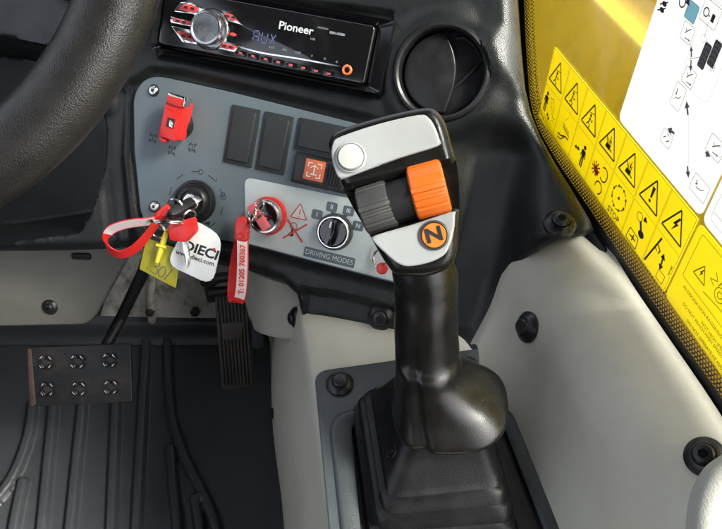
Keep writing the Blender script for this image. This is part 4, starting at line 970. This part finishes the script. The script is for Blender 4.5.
# 5: dashed turning circle, STOP
c0 = cw * 4.5
for j in range(8): a_ = j * pi / 4; ST([(c0 + .0092 * cos(a_ + t_), b_ + .0035 + .0092 * sin(a_ + t_)) for t_ in (0, .15, .3, .42)], .0009); mb.flat([(c0 + r_ * cos(a_ + t_), b_ + .0035 + r_ * sin(a_ + t_)) for r_, t_ in ((.0078, .42), (.0108, .42), (.0092, .68))], z, 'ink')
mb.flat(circ((c0, b_ + .0035), .0013, 10), z, 'ink'); mb.text('STOP', .0070, c0, b_ - .0120, z, 'ink', off=.0001)
# 6: handset, rod and booklet
c0 = cw * 5.5; ST(circ((c0 - .003, b_ + .0095), .0034, 14), .0006, 'grey_ink', closed=True); arrow((c0 + .0015, b_ + .0122), (c0 + .0062, b_ + .0112), .0016)
mb.flat(circ((c0 + .0045, b_ - .0005), .0036, 14, .0030), z, 'ink'); ST([(c0 - .0005, b_ + .0075), (c0 + .003, b_ + .002)], .0022, dz=.00005)
bk = [(c0 - .009, b_ - .0145), (c0 + .005, b_ - .0145), (c0 + .004, b_ - .0055), (c0 - .008, b_ - .0045)]; ST(rpoly(bk, .001, 2), .0008, closed=True, dz=.0001); ST([(c0 - .006, b_ - .0095), (c0 + .002, b_ - .0095)], .0012, dz=.00015); ST([(c0 - .002, b_ - .012), (c0 - .0015, b_ - .0065)], .0012, dz=.0002)
# 7: mast with hook, double arrow, box, small code
c0 = cw * 6.5; ST([(cw * 6.06, .0035), (cw * 6.30, rh * .93)], .0016); ST([(cw * 6.24, rh * .74), (cw * 6.40, rh * .66), (cw * 6.38, rh * .56)], .0011, dz=.0001); ST([(cw * 6.21, rh * .62), (cw * 6.32, rh * .58)], .0009, dz=.0002)
arrow((c0 + .0015, b_ + .007), (c0 + .0035, b_ - .0065), .0017, both=True, dz=.0001); ST([(c0 + .0028, .0030), (c0 + .0105, .0030), (c0 + .0105, .0105), (c0 + .0028, .0105)], .0005, closed=True, dz=.0002)
mb.text('AXP 0005', .0021, SW - .0028, b_ + .0015, z, 'ink', ang=pi / 2, off=.00008)
mb.build('warning_sticker', None, fr=WSF, label='yellow sticker strip with seven warning triangles above seven pictograms, stuck on the side window', cat='sticker')

# ---- second yellow sticker
YU = SU1 + .0022; YV1 = GF.px(704, 226)[1]; YF = Fr(GF.W(YU, SV0 - .001, .0006), GF.x, GF.y); YW, YH = .16, YV1 - SV0 + .001
mb = MB(); mb.prism(rrect(YW / 2, YH / 2, YW, YH, .004, 3), 0, .0003, 'ylw'); z = .0004
def yp_(x, y): u, v = YF.px(x, y, 0); return (u, v)
b0 = yp_(683, 275); ST(rpoly([(b0[0], b0[1]), (YW - .03, b0[1]), (YW - .03, YH - .004), (b0[0], YH - .004)], .002, 2), .00035, closed=True)
c = Vector(yp_(702, 273)); s_ = .0062; ST(rpoly([(c.x - s_, c.y - s_ * .8), (c.x + s_, c.y - s_ * .8), (c.x, c.y + s_)], .0008, 2), .0007, closed=True); mb.flat([(c.x + .0006, c.y + .0035), (c.x - .0015, c.y - .0005), (c.x - .0002, c.y - .0003), (c.x - .001, c.y - .0036), (c.x + .0015, c.y + .001), (c.x + .0002, c.y + .0008), (c.x + .0014, c.y + .0035)], z, 'ink')
# tractor on a slope
c = Vector(yp_(718, 300)); c.y += .004
for cx_, r_ in ((c.x, .005), (c.x + .013, .004)): ST(circ((cx_, c.y), r_, 16), .0005, closed=True); ST(circ((cx_, c.y), r_ * .45, 12), .0005, closed=True, dz=.0001)
ST([(c.x - .004, c.y + .004), (c.x - .002, c.y + .011), (c.x + .005, c.y + .012), (c.x + .008, c.y + .006), (c.x + .016, c.y + .004)], .0006, dz=.0002); ST([(c.x - .010, c.y + .010), (c.x - .006, c.y + .006), (c.x - .012, c.y + .003), (c.x - .007, c.y + .001)], .0005, dz=.0001)
ST([(c.x - .012, c.y - .009), (c.x + .03, c.y - .004)], .0005, dz=.0003)
for (x, y), s_ in (((684, 286), 'IN DISCESA NON RAGGIUNGERE VELOCITA ELEVATE'), ((702, 322), 'NOT HIGH SPEEDS DOWNHILL'), ((683.5, 303), 'DO NOT REACH HIGH SPEEDS GOING DOWNHILL'), ((687.5, 320), 'DO NOT OPERATE AT MAX RPM')):
    u, v = yp_(x, y); mb.text(s_, .0036, u, v, z, 'ink', ax='LEFT', sx=.92)
mb.build('downhill_sticker', None, fr=YF, label='yellow sticker with small slope warning text beside the pictogram strip, at the right edge', cat='sticker')

# ---- white diagram sheets
u0, v0 = GF.px(621.5, 112.5); u1s = SU1 + .0008; DF2 = Fr(GF.W(u0, SV1 + .0022, .0006), GF.x, GF.y); W2 = u1s - u0; H2 = .30
mb = MB(); mb.prism(rrect(W2 / 2, H2 / 2, W2, H2, .006, 4), 0, .0003, 'paper'); z = .0004
def dp(x, y): return DF2.px(x, y)
def picto(x, y, w_, h_, kind):
    u, v = dp(x, y); ST(rrect(u, v, w_, h_, .0012, 3), .0003, 'grey_ink', closed=True)
    if kind == 0: ST([(u - w_ * .2, v - .001), (u, v + .0015), (u + w_ * .2, v + .0035)], .0007, 'grey_ink'); ST([(u - w_ * .22, v + .002), (u - w_ * .1, v + .0005)], .0006, 'grey_ink', .0001); arrow((u - .001, v - .0035), (u + .0045, v - .0028), .0006, 'slate_ink')
    if kind == 1: ST([(u - w_ * .28, v + h_ * .25), (u - w_ * .2, v + h_ * .05), (u - w_ * .28, v)], .0008, 'ink'); ST([(u - w_ * .2, v - h_ * .12), (u + w_ * .1, v - h_ * .05), (u + w_ * .25, v + h_ * .1)], .0006, 'grey_ink')
    if kind == 2: ST([(u - w_ * .3, v - .001), (u - w_ * .1, v + .001)], .0007, 'grey_ink'); ST([(u + w_ * .05, v - .002), (u + w_ * .3, v + .0005)], .0007, 'grey_ink'); ST([(u - .001, v + .003), (u + .002, v + .003)], .0005, 'grey_ink')
picto(688, 33, .0110, .0105, 0); picto(689.5, 77.5, .0108, .0105, 0); picto(678.5, 96.5, .0105, .0155, 1); picto(667, 138.5, .0110, .0095, 2); picto(700, 188, .016, .012, 1); picto(716, 148, .014, .012, 0)
picto(711, 14, .016, .0125, -1); a, b = dp(707, 12); ST(circ((a, b), .0024, 14), .0008, 'ink', closed=True); a, b = dp(713.5, 18.5); mb.box((a, b, z), (.0028, .0045, .0001), 'ink'); a, b = dp(710, 16); mb.flat(circ((a, b), .0006, 6), z, 'ink')
a, b = dp(692.5, 12); mb.flat(rrect(a, b, .0105, .0105, .001), z, 'cyan_ink'); ST(rrect(a, b, .0105, .0105, .001), .0003, 'grey_ink', .0001, closed=True)
for (x, y) in ((665, 4), (662.5, 10)): a, b = dp(x, y); mb.flat(circ((a, b), .0026, 9, .0016), z, 'ink'); ST([(a - .004, b - .002), (a + .003, b + .0025)], .0009, 'ink', .0001)
a, b = dp(683, 2); ST(circ((a, b), .003, 12), .001, 'grey_ink', closed=True); arrow(dp(687, -2), dp(690, 6), .0016, 'ink')
arrow(dp(692, 57), dp(691.7, 46), .0011, 'slate_ink'); arrow(dp(691.8, 60), dp(691.4, 71), .0011, 'slate_ink', dz=.0001); ST([dp(691.8, 44), dp(691.4, 73)], .0003, 'grey_ink', .0002)
ST([dp(692, 58.5), dp(701, 57)], .0003, 'grey_ink', .0003); ST([dp(705, 38), dp(709, 22)], .0003, 'grey_ink'); a, b = dp(704.5, 38.5); ST(circ((a, b), .0022, 12), .0003, 'faint_ink', closed=True)
for x in (705, 715): a, b = dp(x, 56 - (x - 705) * .2); mb.flat(rrect(a, b, .0066, .0155, .0015), z, 'grey_ink'); [ST([(a - .0030, b - .006 + j * .003), (a, b - .005 + j * .003), (a + .0030, b - .006 + j * .003)], .0005, 'ink', .0001 + j * .00001) for j in range(5)]
a, b = dp(713, 67.5); ST(circ((a, b), .002, 12), .0003, 'grey_ink', closed=True); mb.flat(circ((a, b), .0009, 8), z, 'grey_ink')
arrow(dp(688.5, 115), dp(687, 101), .0016, 'slate_ink'); arrow(dp(675, 133.5), dp(668, 128.5), .0017, 'slate_ink'); arrow(dp(688, 166), dp(689, 178), .0015, 'slate_ink'); arrow(dp(706, 152), dp(711, 157), .0015, 'slate_ink'); ST([dp(689, 116), dp(689, 165)], .0002, 'faint_ink')
ST(rrect(*dp(709, 52), .03, .052, .006), .0002, 'faint_ink', closed=True)
mb.build('diagram_sheet', None, fr=DF2, label='large white sheet of control diagrams on the side window above the warning triangles', cat='sticker')
D3 = Fr(GF.W(u1s + .0022, SV1 + .0012, .0006), GF.x, GF.y); mb = MB(); mb.prism(rrect(.08, .15, .16, .30, .006, 4), 0, .0003, 'paper'); ST(rrect(.08, .15, .15, .288, .004, 3), .0003, 'faint_ink', closed=True)
ST([(.006, .012), (.05, .012)], .0004, 'faint_ink', .0001)
mb.build('diagram_sheet', None, fr=D3, label='plain corner of a white sheet above the downhill sticker at the right edge', cat='sticker')

# ---- yellow machine body beyond the glass
bo_ = thing('yellow_bodywork', 'glossy yellow machine bodywork seen through the side window', 'bodywork', Fr(GF.W(0, -.3, -.30), GD, (0, 0, 1)))
mb = MB(); BF = Fr(GF.W(0, 0, -.26), GF.x, GF.y)
# profile in (v, h): lower flank, crease, upper shelf, ridge; swept along the machine
prof = [(v_ + BF.px(604, 12)[1], h_) for v_, h_ in [(-.60, .15), (-.30, .085), (-.10, .028), (-.012, -.002), (0, -.012), (.012, -.040), (.03, -.05), (.045, -.047), (.06, -.052), (.075, -.075), (.12, -.09), (.2, -.3)]]
pp = spl([Vector((0, a, b)) for a, b in prof], 6)
us = [-.9, -.45, -.2, 0, .2, .5, .9]; vs = [Vector((u, p.y, p.z)) for u in us for p in pp]; n = len(pp)
mb.add(vs, [(i * n + j, (i + 1) * n + j, (i + 1) * n + j + 1, i * n + j + 1) for i in range(len(us) - 1) for j in range(n - 1)], 'body')
mb.build('side_panel', bo_, fr=BF, ang=50, thick=.004)

# ============================================================ FOOTWELL
# rubber floor mat with moulded ribs
def fl(l): return [tuple(G(x, y, 0)[:2]) for x, y in l]
ribs = [fl(t2(spl(l, 5))) for l in ([(24, 484), (15, 529), (4, 600)], [(55, 400), (43, 529), (36, 600)], [(84, 398), (71, 529), (64, 600)], [(117, 395), (112, 529), (109, 600)], [(147, 343), (142, 430), (137, 529), (134, 600)],
        [(168, 343), (169, 380), (173, 420), (186, 460), (208, 505), (220, 545), (226, 600)], [(171, 450), (174, 490), (178, 529), (180, 600)], [(34, 405), (30, 435), (18, 470), (-2, 500), (-40, 530)], [(195, 500), (200, 529), (206, 600)])]
def mat_h(U, V):
    h = np.zeros_like(U)
    for r_ in ribs: d = plinedist(U, V, r_); h += .011 * (1 - sst(d, .0045, .0085))
    y0 = .655; t_ = np.clip((V - y0) / .05, 0, None); h += .03 * t_ * t_
    return h
mo = [(-.75, .05), (-.06, .05), (-.06, .30), (-.10, .50), (-.125, .69), (-.75, .69)]
mb = MB(); mb.pillow(mo, mat_h, 'mat', er=.004, skirt=.01, sp=.0026); mb.build('floor_mat', None, fr=WORLD, label='dark ribbed rubber floor mat under the pedals', cat='floor mat', ang=70)
mb = MB(); mb.box((-.1, .3, -.015), (2.2, 1.4, .006), 'matt'); mb.build('floor', None, fr=WORLD, kind='structure')
# sloping firewall plate behind the pedals (dusty bare metal) and black upstand above the mat
mb = MB(); a0 = G(90, 326, .02); rows = [[G(96, 330, .012), G(185, 334, .012), G(262, 334, .012)], [G(105, 300, .06), G(185, 300, .06), G(262, 300, .06)], [G(118, 262, .13), G(185, 262, .13), G(262, 262, .13)], [G(130, 225, .20), G(190, 225, .20), G(262, 225, .20)]]
mb.patch(rows, 'firewall', nu=8, nv=8); mb.tube([G(152, 262, .135), G(150, 300, .066), G(152, 322, .03)], .006, 'firewall', n=10)
for x, y, z_ in ((205, 282, .10), (232, 300, .066), (222, 318, .04), (150, 312, .05), (195, 312, .05)): mb.lathe([(.007, -.004), (.007, .003), (.003, .006)], 'rust', n=6, X=Matrix.Translation(G(x, y, z_)) @ Matrix.Rotation(radians(60), 4, 'X'))
mb.build('firewall', None, fr=WORLD, label='dusty bare metal firewall behind the pedals under the dashboard', cat='firewall', thick=.003, ang=60)
mb = MB(); rows = [[G(x, 346, 0.001) for x in (-160, 60, 180, 266)], [G(x, 336, .012) for x in (-160, 60, 180, 266)], [G(x, 322, .032) for x in (-160, 60, 180, 264)], [G(x, 319, .034) + Vector((0, .02, 0)) for x in (-160, 60, 180, 262)]]
mb.patch(rows, 'mat', nu=6, nv=4); mb.build('mat_upstand', None, fr=WORLD, label='smooth dark front edge of the floor covering turned up against the firewall', cat='floor trim', thick=.004, ang=60)
# lower left trim panel, its shade put into the colour
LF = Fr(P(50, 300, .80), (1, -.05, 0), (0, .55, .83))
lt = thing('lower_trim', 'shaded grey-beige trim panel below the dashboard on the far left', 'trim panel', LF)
mb = MB(); mb.prism(rpoly(LF.pts([(-200, 246), (132, 246), (127, 258), (92, 320), (84, 325), (-200, 331)]), [0, 0, 0, .008, .008, 0]), -.012, 0, 'beige_shade', .003); mb.build('panel_sheet', lt, fr=LF)
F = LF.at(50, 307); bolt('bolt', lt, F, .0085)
mb = MB()
for x in ((-10), (82)): a, b = LF.px(x, 256); mb.box((a, b, .001), (.020, .007, .006), 'matt', .002)
mb.build('clip', lt, fr=LF)
# body of the cab under the dashboard, keeps daylight out of the footwell
mb = MB(); mb.box((-.32, .80, .32), (.9, .02, .72), 'matt'); mb.build('bulkhead', None, fr=WORLD, label='dark bulkhead behind the dashboard and the firewall', cat='bulkhead')
# brake pedal
PP = P(80, 375, .84); BPF = Fr(PP, (1, -.03, 0), (0, .80, .60))
bp_ = thing('brake_pedal', 'wide black brake pedal plate with six punched grip studs and a worn rusty left edge', 'pedal', BPF)
mb = MB(); q = BPF.pts([(28, 347.5), (130.5, 343), (132.5, 402), (31, 406.5)]); mb.prism(rpoly(q, .002, 2), -.005, 0, 'pedal', .0012, 3, both=True)
mb.build('pedal_plate', bp_)
mb = MB(); q = BPF.pts([(27.3, 348.5), (31, 348.5), (33.5, 376), (36, 404), (31.5, 406.8), (29.5, 404)], .0004); mb.prism(rpoly(q, .001, 2), -.0056, .0006, 'rust', .0004, 2);
mb.build('worn_edge', bp_)
for x, y in ((47, 362), (78.5, 361.5), (110.5, 360), (48.5, 389), (80, 388.5), (112, 387)):
    F = BPF.at(x, y); mb = MB(); mb.lathe([(.0052, .0003), (.0056, .0003)], 'ink', n=16)
    mb.lathe([(.0, .00035), (.0050, .0004)], 'ink', n=16)
    for k in range(4):
        a_ = pi / 4 + k * pi / 2; X = Matrix.Rotation(a_, 4, 'Z') @ Matrix.Translation((.0064, 0, .0022)) @ Matrix.Rotation(radians(-20), 4, 'Y'); mb.box((0, 0, 0), (.0034, .0066, .0064), 'pedal', .0010, X=X)
        X2 = Matrix.Rotation(a_, 4, 'Z') @ Matrix.Translation((.0070, 0, .0048)); mb.box((0, 0, 0), (.0014, .0044, .0012), 'steel', .0002, X=X2)
    mb.build('grip_stud', bp_, fr=F)
mb = MB(); mb.tube([P(104, 350, .855), P(122, 316, .87), P(142, 275, .80), P(156, 235, .73)], [.0065, .0065, .0065, .0065], 'pedal', n=12); mb.build('pedal_arm', bp_, fr=WORLD)
# accelerator pedal
AP = P(236, 340, .86); APF = Fr(AP, (1, .04, 0), (.04, .66, .75))
ap = thing('accelerator_pedal', 'narrow ribbed rubber accelerator pedal hinged at the top beside the cream console', 'pedal', APF)
mb = MB(); q = APF.pts([(214, 292), (248, 290), (254.5, 386), (222, 390.5)]); mb.prism(rpoly(q, .005, 4), -.008, 0, 'pedal_rib', .0015, 3)
for k in range(9):
    t_ = (k + .7) / 9.4; A_ = Vector(APF.px(214 + 34 * t_, 295)); B_ = Vector(APF.px(222 + 32.5 * t_, 386.5)); d = (B_ - A_); X = Matrix.Translation((*(A_.lerp(B_, .5)), .0012)) @ Matrix.Rotation(atan2(d.y, d.x), 4, 'Z'); mb.box((0, 0, 0), (d.length * .97, .0018, .0028), 'pedal_rib', .0006, X=X)
mb.build('pedal_pad', ap)
mb = MB(); q = APF.pts([(222, 323), (243, 322), (242, 339), (222, 340)], .003); mb.prism(q, .002, .0032, 'pedal_rib', .0004, 2); q = [Vector(p) for p in APF.pts([(224, 337), (228, 330), (230, 337), (236, 328), (240, 326)], .0032)]; mb.stroke(q, .0014, .0034, 'rust'); mb.build('moulded_badge', ap)
mb = MB(); a_ = P(209, 293, .845); b_2 = P(250, 287, .845); mb.tube([a_, b_2], .0055, 'pedal', n=16); mb.tube([P(212, 300, .86), P(209, 285, .85), P(217, 278, .84), P(238, 276, .84)], .006, 'pedal', n=12); mb.build('hinge', ap, fr=WORLD)
mb = MB(); mb.tube([P(256, 305, .83), P(258, 345, .86)], .007, 'plate', n=12); mb.build('damper_rod', ap, fr=WORLD)
# unseen roof slab above the viewer, added to shade the interior from overhead

# shading slabs added outside the frame: roof, low left wall and rear wall
mb = MB(); mb.box((-.08, 0, 1.52), (1.32, 2.0, .05), 'matt', .01); mb.build('shade_ceiling', None, fr=WORLD, kind='structure')
mb = MB(); mb.box((-.70, 0, .33), (.04, 1.7, .70), 'matt', .01); mb.build('shade_wall_left', None, fr=WORLD, kind='structure')
mb = MB(); mb.box((-.12, -.95, .68), (1.3, .04, 1.36), 'matt', .01); mb.build('shade_wall_rear', None, fr=WORLD, kind='structure')
